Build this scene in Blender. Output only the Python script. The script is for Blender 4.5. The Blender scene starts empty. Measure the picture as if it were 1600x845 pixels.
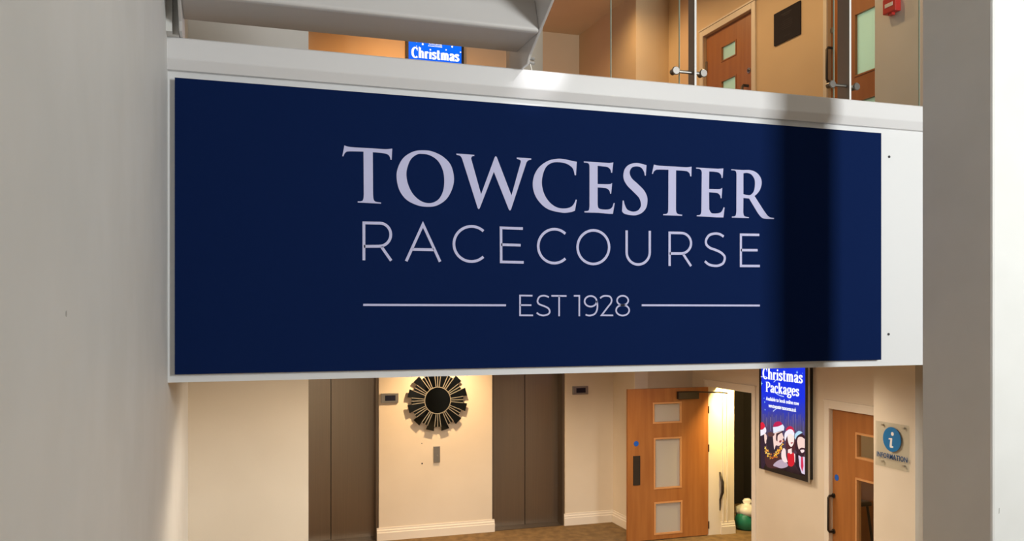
import bpy, bmesh, math
from mathutils import Vector

# ------------------------------------------------------------------ camera
# world: x runs along the fascia to the right, y goes into the building, z is up; metres; ground floor at z = 0
F_PX, HORIZON, HC = 1363.0, 488.0, 3.05
YAW = math.atan(450.0 / F_PX)
S, C = math.sin(YAW), math.cos(YAW)
scene = bpy.context.scene
cam_d = bpy.data.cameras.new('camera')
cam = bpy.data.objects.new('camera', cam_d)
scene.collection.objects.link(cam)
cam.location = (0, 0, HC)
cam.rotation_euler = (math.pi / 2, 0, -YAW)
cam_d.sensor_fit = 'HORIZONTAL'
cam_d.sensor_width = 36.0
cam_d.lens = 36.0 * F_PX / 1600.0
cam_d.shift_y = (HORIZON - 422.5) / 1600.0
cam_d.clip_start = 0.02
scene.camera = cam

# ------------------------------------------------------------------ world, lights, exposure
w = bpy.data.worlds.new('world'); scene.world = w
w.use_nodes = True
w.node_tree.nodes['Background'].inputs[0].default_value = (1.0, 0.92, 0.74, 1)
w.node_tree.nodes['Background'].inputs[1].default_value = 0.31
vs = scene.view_settings
vs.view_transform = 'Standard'; vs.look = 'None'; vs.exposure = 0.0; vs.gamma = 1.0; vs.use_curve_mapping = False
scene.cycles.use_denoising = True
scene.cycles.sample_clamp_indirect = 6.0

def light(name, kind, loc, power, col, target=None, size=0.1, size_y=None, spot=None, blend=0.5):
    d = bpy.data.lights.new(name, kind); d.energy = power; d.color = col
    if kind == 'AREA':
        d.size = size
        if size_y: d.shape = 'RECTANGLE'; d.size_y = size_y
    else:
        d.shadow_soft_size = size
    if kind == 'SPOT':
        d.spot_size = math.radians(spot); d.spot_blend = blend
    o = bpy.data.objects.new(name, d); scene.collection.objects.link(o); o.location = loc
    if target is not None:
        o.rotation_euler = (Vector(target) - Vector(loc)).to_track_quat('-Z', 'Y').to_euler()
    return o

WARM, WARMW, DAY = (1.0, 0.66, 0.34), (1.0, 0.835, 0.64), (0.97, 0.97, 1.0)
light('daylight_window', 'AREA', (4.42, -2.10, 4.55), 400, DAY, (4.42, 3, 4.55), 0.78, 1.9)
# ground floor lobby downlights
light('downlight_pier', 'SPOT', (2.80, 10.95, 2.66), 160, WARM, (2.80, 11.35, 0), 0.04, spot=150, blend=0.9)
for p_ in ((1.3, 8.8, 2.6), (3.4, 8.6, 2.6), (4.5, 9.2, 2.6), (5.0, 7.2, 2.6), (3.2, 5.8, 2.6)):
    light('downlight', 'SPOT', p_, 88 if p_[1] == 9.2 else 58 if p_[1] == 7.2 else 96, WARMW, (p_[0], p_[1], 0), 0.16, spot=165, blend=0.6)
light('downlight', 'SPOT', (1.6, 4.8, 2.45), 100, WARMW, (1.3, 5.3, 0), 0.16, spot=178, blend=0.3)
light('cupboard_light', 'POINT', (6.49, 10.0, 2.15), 175, (1.0, 0.72, 0.28), size=0.05)
light('bar_room_light', 'POINT', (7.3, 8.0, 2.5), 14, WARM, size=0.08)
# upper floor downlights
light('upper_downlight', 'SPOT', (2.2, 10.4, 6.98), 100, (1.0, 0.50, 0.17), (2.2, 11.0, 4), 0.06, spot=160, blend=0.7)
for p_ in ((3.9, 7.6, 6.95), (4.2, 9.3, 6.95), (3.9, 6.0, 6.95)):
    light('upper_downlight', 'SPOT', p_, 58, (1.0, 0.62, 0.30), (p_[0] + 0.1, p_[1], 4), 0.06, spot=165, blend=0.6)
light('pane_backlight', 'AREA', (6.6, 7.2, 5.6), 60, (0.93, 1.0, 0.95), (5.3, 7.2, 5.4), 2.6, 1.6)  # area light added behind the frosted upper panes to backlight them
# added unseen spot: its narrow beam makes the bright glint on the trim
light('trim_glint_spot', 'SPOT', (2.55, 2.5, 5.6), 210, DAY, (1.53, 4.16, 4.268), 0.05, spot=7.5, blend=1.0)

# ------------------------------------------------------------------ projection helpers (true positions on known planes)
def rat(u):
    a = (u - 800) / F_PX
    return (S + a * C) / (C - a * S)
def X(u, y): return rat(u) * y
def Y(u, x): return x / rat(u)
def Z(u, v, y):
    a = (u - 800) / F_PX
    return HC + (HORIZON - v) / F_PX * (y / (C - a * S))
def on_y(u, v, y): return (X(u, y), y, Z(u, v, y))
def on_x(u, v, x):
    y = Y(u, x); return (x, y, Z(u, v, y))

# ------------------------------------------------------------------ materials
def lin(r, g, b):
    f = lambda c: (c / 255 / 12.92) if c / 255 <= 0.04045 else ((c / 255 + 0.055) / 1.055) ** 2.4
    return (f(r), f(g), f(b))
def mat(name, col, rough=0.6, metal=0.0, spec=0.5, noise=None, bump=None, emit=None, estr=1.0, coat=0.0, aniso=None):
    m = bpy.data.materials.new(name); m.use_nodes = True
    nt = m.node_tree; b = nt.nodes['Principled BSDF']
    b.inputs['Base Color'].default_value = (*col, 1); b.inputs['Roughness'].default_value = rough
    b.inputs['Metallic'].default_value = metal; b.inputs['Specular IOR Level'].default_value = spec
    b.inputs['Coat Weight'].default_value = coat
    tc = nt.nodes.new('ShaderNodeTexCoord')
    if noise:     # (scale xyz, colour2, detail)
        mp = nt.nodes.new('ShaderNodeMapping'); mp.inputs['Scale'].default_value = noise[0]
        nz = nt.nodes.new('ShaderNodeTexNoise'); nz.inputs['Scale'].default_value = 1.0; nz.inputs['Detail'].default_value = noise[2]
        rp = nt.nodes.new('ShaderNodeValToRGB')
        rp.color_ramp.elements[0].color = (*col, 1); rp.color_ramp.elements[1].color = (*noise[1], 1)
        rp.color_ramp.elements[0].position = 0.35; rp.color_ramp.elements[1].position = 0.65
        nt.links.new(tc.outputs['Object'], mp.inputs[0]); nt.links.new(mp.outputs[0], nz.inputs['Vector'])
        nt.links.new(nz.outputs['Fac'], rp.inputs[0]); nt.links.new(rp.outputs[0], b.inputs['Base Color'])
    if bump:      # (scale, strength)
        n2 = nt.nodes.new('ShaderNodeTexNoise'); n2.inputs['Scale'].default_value = bump[0]; n2.inputs['Detail'].default_value = 3
        bp = nt.nodes.new('ShaderNodeBump'); bp.inputs['Strength'].default_value = bump[1]; bp.inputs['Distance'].default_value = 0.004
        nt.links.new(tc.outputs['Object'], n2.inputs['Vector']); nt.links.new(n2.outputs['Fac'], bp.inputs['Height'])
        nt.links.new(bp.outputs[0], b.inputs['Normal'])
    if emit:
        b.inputs['Emission Color'].default_value = (*emit, 1); b.inputs['Emission Strength'].default_value = estr
    return m
def thin_glass(name, tint=(0.96, 0.98, 0.96), ior=1.45):
    m = bpy.data.materials.new(name); m.use_nodes = True
    nt = m.node_tree; nt.nodes.clear()
    o = nt.nodes.new('ShaderNodeOutputMaterial'); mx = nt.nodes.new('ShaderNodeMixShader')
    lw_ = nt.nodes.new('ShaderNodeLayerWeight'); lw_.inputs['Blend'].default_value = 0.5
    pw = nt.nodes.new('ShaderNodeMath'); pw.operation = 'POWER'; pw.inputs[1].default_value = 4.0
    fr = nt.nodes.new('ShaderNodeMath'); fr.operation = 'MULTIPLY_ADD'; fr.inputs[1].default_value = 0.6; fr.inputs[2].default_value = 0.02
    nt.links.new(lw_.outputs['Facing'], pw.inputs[0]); nt.links.new(pw.outputs[0], fr.inputs[0])
    t = nt.nodes.new('ShaderNodeBsdfTransparent'); t.inputs[0].default_value = (*tint, 1)
    g = nt.nodes.new('ShaderNodeBsdfGlossy'); g.inputs['Roughness'].default_value = 0.02
    nt.links.new(fr.outputs[0], mx.inputs[0]); nt.links.new(t.outputs[0], mx.inputs[1]); nt.links.new(g.outputs[0], mx.inputs[2])
    nt.links.new(mx.outputs[0], o.inputs[0])
    return m
def frosted(name, col):
    m = bpy.data.materials.new(name); m.use_nodes = True
    nt = m.node_tree; nt.nodes.clear()
    o = nt.nodes.new('ShaderNodeOutputMaterial'); mx = nt.nodes.new('ShaderNodeMixShader'); mx.inputs[0].default_value = 0.35
    t = nt.nodes.new('ShaderNodeBsdfTranslucent'); t.inputs[0].default_value = (*col, 1)
    g = nt.nodes.new('ShaderNodeBsdfPrincipled'); g.inputs['Base Color'].default_value = (*col, 1); g.inputs['Roughness'].default_value = 0.35
    nt.links.new(t.outputs[0], mx.inputs[1]); nt.links.new(g.outputs[0], mx.inputs[2]); nt.links.new(mx.outputs[0], o.inputs[0])
    return m
def screen_mat(name, stops, strength, z0, z1):
    m = bpy.data.materials.new(name); m.use_nodes = True
    nt = m.node_tree; b = nt.nodes['Principled BSDF']
    b.inputs['Base Color'].default_value = (0.004, 0.004, 0.005, 1); b.inputs['Roughness'].default_value = 0.25; b.inputs['Specular IOR Level'].default_value = 0.1
    tc = nt.nodes.new('ShaderNodeTexCoord'); sx = nt.nodes.new('ShaderNodeSeparateXYZ')
    nt.links.new(tc.outputs['Generated'], sx.inputs[0])
    nz = nt.nodes.new('ShaderNodeTexNoise'); nz.inputs['Scale'].default_value = 5.0
    nt.links.new(tc.outputs['Generated'], nz.inputs['Vector'])
    ad = nt.nodes.new('ShaderNodeMath'); ad.operation = 'MULTIPLY_ADD'; ad.inputs[1].default_value = 0.12
    nt.links.new(nz.outputs['Fac'], ad.inputs[0]); nt.links.new(sx.outputs['Z'], ad.inputs[2])
    sb = nt.nodes.new('ShaderNodeMath'); sb.operation = 'SUBTRACT'; sb.inputs[1].default_value = 0.06
    nt.links.new(ad.outputs[0], sb.inputs[0])
    rp = nt.nodes.new('ShaderNodeValToRGB')
    while len(rp.color_ramp.elements) < len(stops): rp.color_ramp.elements.new(0.5)
    for e, (p, c) in zip(rp.color_ramp.elements, stops):
        e.position = p; e.color = (*c, 1)
    nt.links.new(sb.outputs[0], rp.inputs[0])
    nt.links.new(rp.outputs[0], b.inputs['Emission Color']); b.inputs['Emission Strength'].default_value = strength
    return m
_em = {}
def emit_mat(name, col, k=1.0):
    key = (col, k)
    if key not in _em:
        _em[key] = mat('screen_' + name, (0.01, 0.01, 0.01), 0.3, spec=0.1, emit=col, estr=k)
    return _em[key]

M = {
 'white': mat('white_paint', (0.78, 0.775, 0.76), 0.55, noise=((3, 3, 3), (0.74, 0.735, 0.715), 3), bump=(60, 0.05)),
 'fascia': mat('fascia_white_laminate', (0.82, 0.82, 0.83), 0.4),
 'trim': mat('glossy_white_trim', (0.80, 0.79, 0.80), 0.3, coat=0.2),
 'cream': mat('cream_wall_paint', (0.74, 0.66, 0.55), 0.7, noise=((2, 2, 2), (0.71, 0.63, 0.52), 2), bump=(80, 0.05)),
 'creamlit': mat('cream_warm_lit', (0.74, 0.58, 0.39), 0.7, noise=((2, 2, 2), (0.71, 0.55, 0.365), 2), bump=(80, 0.05)),  # cream with the orange of the warm lamps mixed into its colour
 'skirting': mat('white_satin_woodwork', (0.80, 0.74, 0.66), 0.4),
 'ceil': mat('ceiling_paint', (0.72, 0.66, 0.58), 0.8),
 'carpet': mat('brown_carpet', (0.16, 0.095, 0.035), 0.95, noise=((9, 9, 9), (0.25, 0.155, 0.06), 6), bump=(350, 0.6)),
 'stone': mat('grey_floor', (0.3, 0.29, 0.27), 0.6),
 'steel': mat('brushed_steel_bronze', (0.30, 0.25, 0.20), 0.36, metal=1.0, noise=((50, 50, 1.0), (0.28, 0.235, 0.19), 2)),
 'jamb': mat('dark_steel_frame', (0.22, 0.18, 0.14), 0.4, metal=1.0),
 'chrome': mat('satin_stainless', (0.50, 0.48, 0.45), 0.3, metal=1.0),
 'darkmetal': mat('dark_bronze_metal', (0.06, 0.05, 0.04), 0.4, metal=0.7),
 'wood': mat('oak_veneer', (0.33, 0.118, 0.026), 0.42, noise=((14, 14, 1.3), (0.40, 0.155, 0.038), 5)),
 'bead': mat('pale_oak_bead', (0.60, 0.30, 0.12), 0.4),
 'glass': thin_glass('clear_glass'),
 'greenglass': mat('glass_edge_green', (0.45, 0.6, 0.52), 0.2),
 'frost': frosted('frosted_pane', (0.62, 0.72, 0.62)),
 'frostgrey': frosted('grey_reeded_pane', (0.86, 0.84, 0.80)),
 'poststeel': mat('dark_satin_steel', (0.30, 0.28, 0.26), 0.33, metal=1.0),
 'postlit': mat('post_front_lit_white', (0.85, 0.84, 0.82), 0.4, spec=0.6),  # window-lit brightness of the post fronts put into the colour
 'navy': mat('navy_sign_face', (0.0048, 0.0152, 0.074), 0.75, spec=0.02),
 'letter': mat('lavender_white_vinyl', (0.61, 0.61, 0.88), 0.8, spec=0.1),
 'alu': mat('sign_panel_edge', (0.55, 0.56, 0.58), 0.4),
 'stair': mat('grey_stair_paint', (0.70, 0.68, 0.67), 0.35, coat=0.2),
 'black': mat('black_plastic', (0.012, 0.012, 0.013), 0.35),
 'silver': mat('silver_casing', (0.5, 0.48, 0.44), 0.35, metal=0.6),
 'smoke': mat('smoked_mirror', (0.16, 0.17, 0.165), 0.04, metal=1.0),
 'seam': mat('mirror_edge', (0.62, 0.58, 0.48), 0.3, metal=0.8),
 'plate': mat('grey_steel_plate', (0.36, 0.35, 0.33), 0.35, metal=0.9),
 'blue': mat('blue_sign_vinyl', lin(10, 110, 175), 0.4),
 'bluetext': mat('blue_lettering', lin(15, 70, 125), 0.5),
 'taupe': mat('taupe_low_bounce', (0.16, 0.135, 0.10), 0.7, bump=(60, 0.05)),  # dark tone invented for the unseen wall to cut bounced light
 'bluedark': mat('blue_door_disc', lin(20, 90, 190), 0.4),
 'whitev': mat('white_vinyl', (0.8, 0.8, 0.8), 0.5),
 'acrylic': thin_glass('clear_acrylic', (0.93, 0.94, 0.93), 1.35),
 'red': mat('red_call_point', (0.55, 0.03, 0.025), 0.35),
 'plaque': mat('dark_plaque', (0.022, 0.016, 0.018), 0.8, spec=0.1),
 'plaquetext': mat('plaque_lettering', (0.05, 0.042, 0.042), 0.8, spec=0.1),
 'dark': mat('unlit_room_dark', (0.018, 0.014, 0.012), 0.9),  # near-black colour carries the gloom of the unlit room
 'hole': mat('dark_hole', (0.03, 0.03, 0.035), 0.6),
 'bagw': mat('white_plastic_bag', (0.7, 0.68, 0.62), 0.35),
 'bagg': mat('green_plastic_bag', (0.02, 0.20, 0.12), 0.35),
 'mark': mat('grey_scuff', (0.42, 0.41, 0.39), 0.8),
}

# ------------------------------------------------------------------ mesh helpers
ORG = {}
def link(o): scene.collection.objects.link(o); return o
def tag(o, label=None, cat=None, group=None, kind=None):
    if label: o['label'] = label
    if cat: o['category'] = cat
    if group: o['group'] = group
    if kind: o['kind'] = kind
    return o
def root(name, loc, label=None, cat=None, group=None, kind=None):
    o = bpy.data.objects.new(name, None); link(o); o.location = loc; o.empty_display_size = 0.1
    ORG[o.name] = Vector(loc)
    return tag(o, label, cat, group, kind)

class MB:
    def __init__(self): self.v = []; self.f = []
    def quad(self, *p):
        n = len(self.v); self.v += [tuple(q) for q in p]; self.f.append(tuple(range(n, n + len(p)))); return self
    def box(self, x0, x1, y0, y1, z0, z1):
        n = len(self.v)
        self.v += [(x0, y0, z0), (x1, y0, z0), (x1, y1, z0), (x0, y1, z0), (x0, y0, z1), (x1, y0, z1), (x1, y1, z1), (x0, y1, z1)]
        self.f += [tuple(n + i for i in q) for q in ((0, 3, 2, 1), (4, 5, 6, 7), (0, 1, 5, 4), (1, 2, 6, 5), (2, 3, 7, 6), (3, 0, 4, 7))]
        return self
    def prism(self, pts, fn, d0, d1):
        """closed 2-D outline pts swept from d0 to d1; fn(a, b, d) gives the point"""
        n = len(self.v); k = len(pts)
        self.v += [fn(a, b, d0) for a, b in pts] + [fn(a, b, d1) for a, b in pts]
        self.f += [tuple(range(n, n + k)), tuple(range(n + 2 * k - 1, n + k - 1, -1))]
        for i in range(k):
            j = (i + 1) % k
            self.f.append((n + i, n + j, n + k + j, n + k + i))
        return self
    def tube(self, path, r, seg=12, cap=True):
        path = [Vector(p) for p in path]; n0 = len(self.v); up = None
        for i, p in enumerate(path):
            d = (path[min(i + 1, len(path) - 1)] - path[max(i - 1, 0)]).normalized()
            if up is None:
                up = Vector((0, 0, 1)) if abs(d.z) < 0.9 else Vector((1, 0, 0))
            s = d.cross(up).normalized(); up = s.cross(d).normalized()
            rr = r[i] if isinstance(r, (list, tuple)) else r
            for k in range(seg):
                a = 2 * math.pi * k / seg
                self.v.append(tuple(p + s * (rr * math.cos(a)) + up * (rr * math.sin(a))))
        for i in range(len(path) - 1):
            for k in range(seg):
                a, b = n0 + i * seg + k, n0 + i * seg + (k + 1) % seg
                self.f.append((a, b, b + seg, a + seg))
        if cap:
            self.f.append(tuple(range(n0, n0 + seg))[::-1])
            e = n0 + (len(path) - 1) * seg; self.f.append(tuple(range(e, e + seg)))
        return self
    def grid(self, sx, sz, solid, fn, d0, d1):
        """slab cut on the lines sx, sz; solid(i, j) says which cells stay; real openings with reveals"""
        nx, nz = len(sx) - 1, len(sz) - 1
        ok = lambda i, j: 0 <= i < nx and 0 <= j < nz and solid(i, j)
        for i in range(nx):
            for j in range(nz):
                if not ok(i, j): continue
                a, b, c, d = sx[i], sx[i + 1], sz[j], sz[j + 1]
                for dd in (d0, d1): self.quad(fn(a, c, dd), fn(b, c, dd), fn(b, d, dd), fn(a, d, dd))
                for (di, dj, e) in ((-1, 0, ((a, c), (a, d))), (1, 0, ((b, c), (b, d))), (0, -1, ((a, c), (b, c))), (0, 1, ((a, d), (b, d)))):
                    if not ok(i + di, j + dj):
                        p, q = e
                        self.quad(fn(*p, d0), fn(*q, d0), fn(*q, d1), fn(*p, d1))
        return self
    def build(self, name, material, parent=None, bevel=0.0, smooth=False, kind=None):
        bm = bmesh.new()
        vs_ = [bm.verts.new(p) for p in self.v]
        for f in self.f:
            try: bm.faces.new([vs_[i] for i in f])
            except ValueError: pass
        bmesh.ops.remove_doubles(bm, verts=bm.verts, dist=1e-5)
        bmesh.ops.recalc_face_normals(bm, faces=bm.faces)
        o_ = Vector((0, 0, 0))
        if parent is not None: o_ = ORG.get(parent.name, Vector((0, 0, 0)))
        elif bm.verts:
            xs = [v.co.x for v in bm.verts]; ys = [v.co.y for v in bm.verts]; zs = [v.co.z for v in bm.verts]
            o_ = Vector(((min(xs) + max(xs)) / 2, (min(ys) + max(ys)) / 2, min(zs)))
        for v in bm.verts: v.co -= o_
        me = bpy.data.meshes.new(name); bm.to_mesh(me); bm.free()
        return finish(name, me, material, parent, o_, bevel, smooth, kind)
def finish(name, me, material, parent, o_, bevel=0.0, smooth=False, kind=None):
    me.materials.clear(); me.materials.append(material)
    if smooth:
        for p in me.polygons: p.use_smooth = True
    o = bpy.data.objects.new(name, me); link(o)
    if parent is not None: o.parent = parent
    else: o.location = o_
    ORG[o.name] = o_
    if bevel:
        b = o.modifiers.new('bevel', 'BEVEL'); b.width = bevel; b.segments = 2; b.limit_method = 'ANGLE'
    if kind: o['kind'] = kind
    return o
PX = lambda x: (lambda a, z, d: (x + d, a, z))      # slab on a plane x = const: a runs along y
PY = lambda y: (lambda a, z, d: (a, y + d, z))      # slab on a plane y = const: a runs along x
def wall(name, fn, a0, a1, z0, z1, thick, holes, m, parent=None, kind='structure'):
    sx = sorted({a0, a1} | {h[k] for h in holes for k in (0, 1)}); sz = sorted({z0, z1} | {h[k] for h in holes for k in (2, 3)})
    def solid(i, j):
        ca, cz = (sx[i] + sx[i + 1]) / 2, (sz[j] + sz[j + 1]) / 2
        return not any(h[0] < ca < h[1] and h[2] < cz < h[3] for h in holes)
    return MB().grid(sx, sz, solid, fn, 0, thick).build(name, m, parent, kind=kind)
def struct(name, mb, m, label=None, cat=None, bevel=0.0):
    return tag(mb.build(name, m, bevel=bevel), label, cat, kind='structure')

# ---- flat lettering helpers
def smooth_run(pts, closed):
    """points are (x, y) corners or (x, y, 1) smooth; Catmull-Rom between the corners"""
    n = len(pts); out = []
    for i in range(n if closed else n - 1):
        p1, p2 = pts[i], pts[(i + 1) % n]
        s1, s2 = len(p1) > 2, len(p2) > 2
        out.append((p1[0], p1[1]))
        if not (s1 or s2): continue
        p0 = pts[(i - 1) % n] if s1 and (closed or i > 0) else p1
        p3 = pts[(i + 2) % n] if s2 and (closed or i + 2 < n) else p2
        for k in range(1, 6):
            t = k / 6
            out.append(tuple(0.5 * (2 * p1[q] + (p2[q] - p0[q]) * t + (2 * p0[q] - 5 * p1[q] + 4 * p2[q] - p3[q]) * t * t
                             + (3 * p1[q] - p0[q] - 3 * p2[q] + p3[q]) * t ** 3) for q in (0, 1)))
    if not closed: out.append((pts[-1][0], pts[-1][1]))
    return out
def outline_mesh(name, loops, thick):
    """closed 2-D loops (holes allowed) filled and given thickness; mesh lies in local xy, thickness along z"""
    cu = bpy.data.curves.new(name, 'CURVE'); cu.dimensions = '2D'; cu.fill_mode = 'BOTH'; cu.extrude = thick / 2
    for lp in loops:
        sp = cu.splines.new('POLY'); sp.points.add(len(lp) - 1); sp.use_cyclic_u = True
        for q, p in zip(sp.points, lp): q.co = (p[0], p[1], 0, 1)
    o = bpy.data.objects.new(name, cu); link(o)
    me = bpy.data.meshes.new_from_object(o.evaluated_get(bpy.context.evaluated_depsgraph_get()))
    bpy.data.objects.remove(o); bpy.data.curves.remove(cu)
    return me
def text_mesh(s, size, spacing=1.0, offset=0.0):
    cu = bpy.data.curves.new('text', 'FONT'); cu.body = s; cu.size = size; cu.align_x = 'CENTER'; cu.align_y = 'CENTER'
    cu.space_character = spacing; cu.offset = offset; cu.extrude = 0.0006; cu.resolution_u = 3
    o = bpy.data.objects.new('text', cu); link(o)
    me = bpy.data.meshes.new_from_object(o.evaluated_get(bpy.context.evaluated_depsgraph_get()))
    bpy.data.objects.remove(o); bpy.data.curves.remove(cu)
    return me
def place_flat(me, name, material, parent, fn):
    o_ = ORG[parent.name]
    for v in me.vertices: v.co = Vector(fn(v.co.x, v.co.y, v.co.z)) - o_
    me.update()
    return finish(name, me, material, parent, o_)
def ribbon(mb, pts, w_, fn, depth, closed=False, wfun=None):
    """stroke of constant (or direction-dependent) width along 2-D points, as a thin slab"""
    P = []
    for p in pts:
        if not P or (Vector(p[:2]) - P[-1]).length > 1e-5: P.append(Vector(p[:2]))
    if closed and (P[0] - P[-1]).length < 1e-9: P = P[:-1]
    n = len(P); L, R = [], []
    for i in range(n):
        a = P[(i - 1) % n] if closed or i > 0 else None
        b = P[(i + 1) % n] if closed or i < n - 1 else None
        d1 = (P[i] - a).normalized() if a is not None else None
        d2 = (b - P[i]).normalized() if b is not None else None
        if d1 is None: d1 = d2
        if d2 is None: d2 = d1
        t = (d1 + d2); t = t.normalized() if t.length > 1e-6 else d1
        nn = Vector((-t.y, t.x)); c = max(0.35, nn.dot(Vector((-d1.y, d1.x))))
        h = (wfun(t) if wfun else w_) / 2 / c
        L.append(P[i] + nn * h); R.append(P[i] - nn * h)
    for i in range(n if closed else n - 1):
        j = (i + 1) % n
        a, b, c_, d = L[i], L[j], R[j], R[i]
        mb.quad(fn(a.x, a.y, 0), fn(b.x, b.y, 0), fn(c_.x, c_.y, 0), fn(d.x, d.y, 0))
        mb.quad(fn(a.x, a.y, depth), fn(b.x, b.y, depth), fn(c_.x, c_.y, depth), fn(d.x, d.y, depth))
        mb.quad(fn(a.x, a.y, 0), fn(b.x, b.y, 0), fn(b.x, b.y, depth), fn(a.x, a.y, depth))
        mb.quad(fn(d.x, d.y, 0), fn(c_.x, c_.y, 0), fn(c_.x, c_.y, depth), fn(d.x, d.y, depth))
    if not closed:
        for i in (0, n - 1):
            a, d = L[i], R[i]
            mb.quad(fn(a.x, a.y, 0), fn(d.x, d.y, 0), fn(d.x, d.y, depth), fn(a.x, a.y, depth))
    return mb
def arc(cx, cy, rx, ry, a0, a1, n=28):
    return [(cx + rx * math.cos(math.radians(a0 + (a1 - a0) * i / n)), cy + ry * math.sin(math.radians(a0 + (a1 - a0) * i / n))) for i in range(n + 1)]

# ================================================================== STRUCTURE
YF = 4.20                      # stair side face of the fascia
XL = -0.24                     # left wall
UP = 4.20                      # upper floor level
CEIL_G, CEIL_U = 2.735, 7.03
XR, XU = 6.30, 5.30            # right walls, ground and upper floor
YLIFT = 11.63

struct('floor', MB().box(XL - 0.2, 9.5, -2.2, 13.2, -0.1, 0.0), M['carpet'], 'brown patterned lobby carpet seen below the lifts', 'floor')
struct('wall_left', MB().box(XL - 0.2, XL, -2.1, 6.56, 0, 7.4), M['white'], 'plain white wall close on the left', 'wall')
lw = scene.objects['wall_left']
yy = Y(103, XL); zz = Z(103, 490, yy)
MB().prism([(yy + 0.004 * math.cos(k), zz + 0.005 * math.sin(k)) for k in [i * math.pi / 4 for i in range(8)]], PX(XL), 0, 0.0006).build('scuff_mark', M['mark'], lw)
struct('wall_stair_right', MB().box(5.6, 5.75, -2.06, YF + 0.10, 0, 7.4), M['taupe'], 'unseen stairwell wall right of the pier, coloured dark against bounced light', 'wall')
wall('wall_back', PY(-2.06), XL, 5.6, 0, 7.4, 0.12, [(4.03, 4.81, 3.6, 5.5)], M['white'])
scene.objects['wall_back']['label'] = 'white stairwell wall behind the viewpoint with one tall window'
scene.objects['wall_back']['category'] = 'wall'
win = root('window_1', (4.42, -2.03, 3.6), 'tall narrow window in the stairwell back wall', 'window', kind='structure')
wall('window_frame', PY(-2.03), 4.00, 4.84, 3.57, 5.53, 0.04, [(4.04, 4.80, 3.61, 5.49)], M['skirting'], win, kind=None)
MB().box(4.04, 4.80, -2.02, -2.014, 3.61, 5.49).build('pane', M['glass'], win)

# slab between the floors, its ceiling and the upper floor
struct('ceiling', MB().box(XL, XR + 0.1, YF + 0.10, 12.0, CEIL_G, CEIL_G + 0.1), M['ceil'], 'cream ceiling of the ground floor lobby behind the fascia', 'ceiling')
struct('floor_upper', MB().box(XL, XR + 0.1, YF + 0.10, 12.0, UP - 0.15, UP), M['carpet'], 'upper floor behind the fascia', 'floor')
struct('ceiling_upper', MB().box(XL, 6.9, 4.6, 12.0, CEIL_U, CEIL_U + 0.1), M['creamlit'], 'warm lit ceiling of the upper floor', 'ceiling')

# fascia that carries the sign
ZFB = Z(1440, 570, YF)
xa, xb = X(262, YF), 5.6
fas = struct('wall_fascia', MB().box(xa, xb, YF, YF + 0.10, ZFB, 4.20), M['fascia'], 'white fascia band between the two floors behind the sign', 'wall')
for (u, v) in ((1389, 245), (1388, 522)):
    x, _, z = on_y(u, v, YF)
    MB().prism([(x + 0.0075 * math.cos(i * math.pi / 5), z + 0.0075 * math.sin(i * math.pi / 5)) for i in range(10)], PY(YF), -0.004, 0).build('screw_cap', M['hole'], fas)
# moulded top trim: plain lower band, sloping face, flat top, shadow groove below
zt, zb, zm = 4.276, 4.135, 4.181
prof = [(YF, zb), (YF - 0.024, zb), (YF - 0.026, zb + 0.004), (YF - 0.0455, zm - 0.004), (YF - 0.047, zm + 0.002), (YF - 0.044, zt - 0.006), (YF - 0.038, zt), (YF + 0.14, zt), (YF + 0.14, zb + 0.05), (YF, zb + 0.05)]
struct('trim_1', MB().prism(prof, lambda a, b, d: (d, a, b), xa, xb), M['trim'], 'glossy white moulded edge trim running above the sign', 'trim')

# pier at the right, in front of the fascia
XP = 3.20
ypf, ypn = Y(1440, XP), Y(1551, XP)
struct('wall_pier', MB().box(XP, XP + 0.27, ypn, ypf, 0, 7.4), M['white'], 'square white pier on the right standing in front of the fascia', 'wall', bevel=0.012)
pr = scene.objects['wall_pier']
x_, _, z_ = on_y(1561, 798, ypn)
MB().prism([(x_ - 0.003, z_ - 0.012), (x_ + 0.002, z_ - 0.010), (x_ + 0.003, z_ + 0.013), (x_ - 0.001, z_ + 0.012)], PY(ypn), -0.0006, 0).build('scuff_mark', M['mark'], pr)

# block that closes the lobby on the left on both floors
xq = X(482, 6.56)
struct('wall_block', MB().box(XL - 0.2, xq, 6.56, 12.0, 0, UP - 0.15), M['cream'], 'plain cream wall block left of the steel lift doors', 'wall')

struct('wall_block_upper', MB().box(XL - 0.2, xq, 6.56, 12.0, UP - 0.15, 7.4), M['white'], 'pale grey white wall seen under the stair tread at upper left', 'wall')
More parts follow.
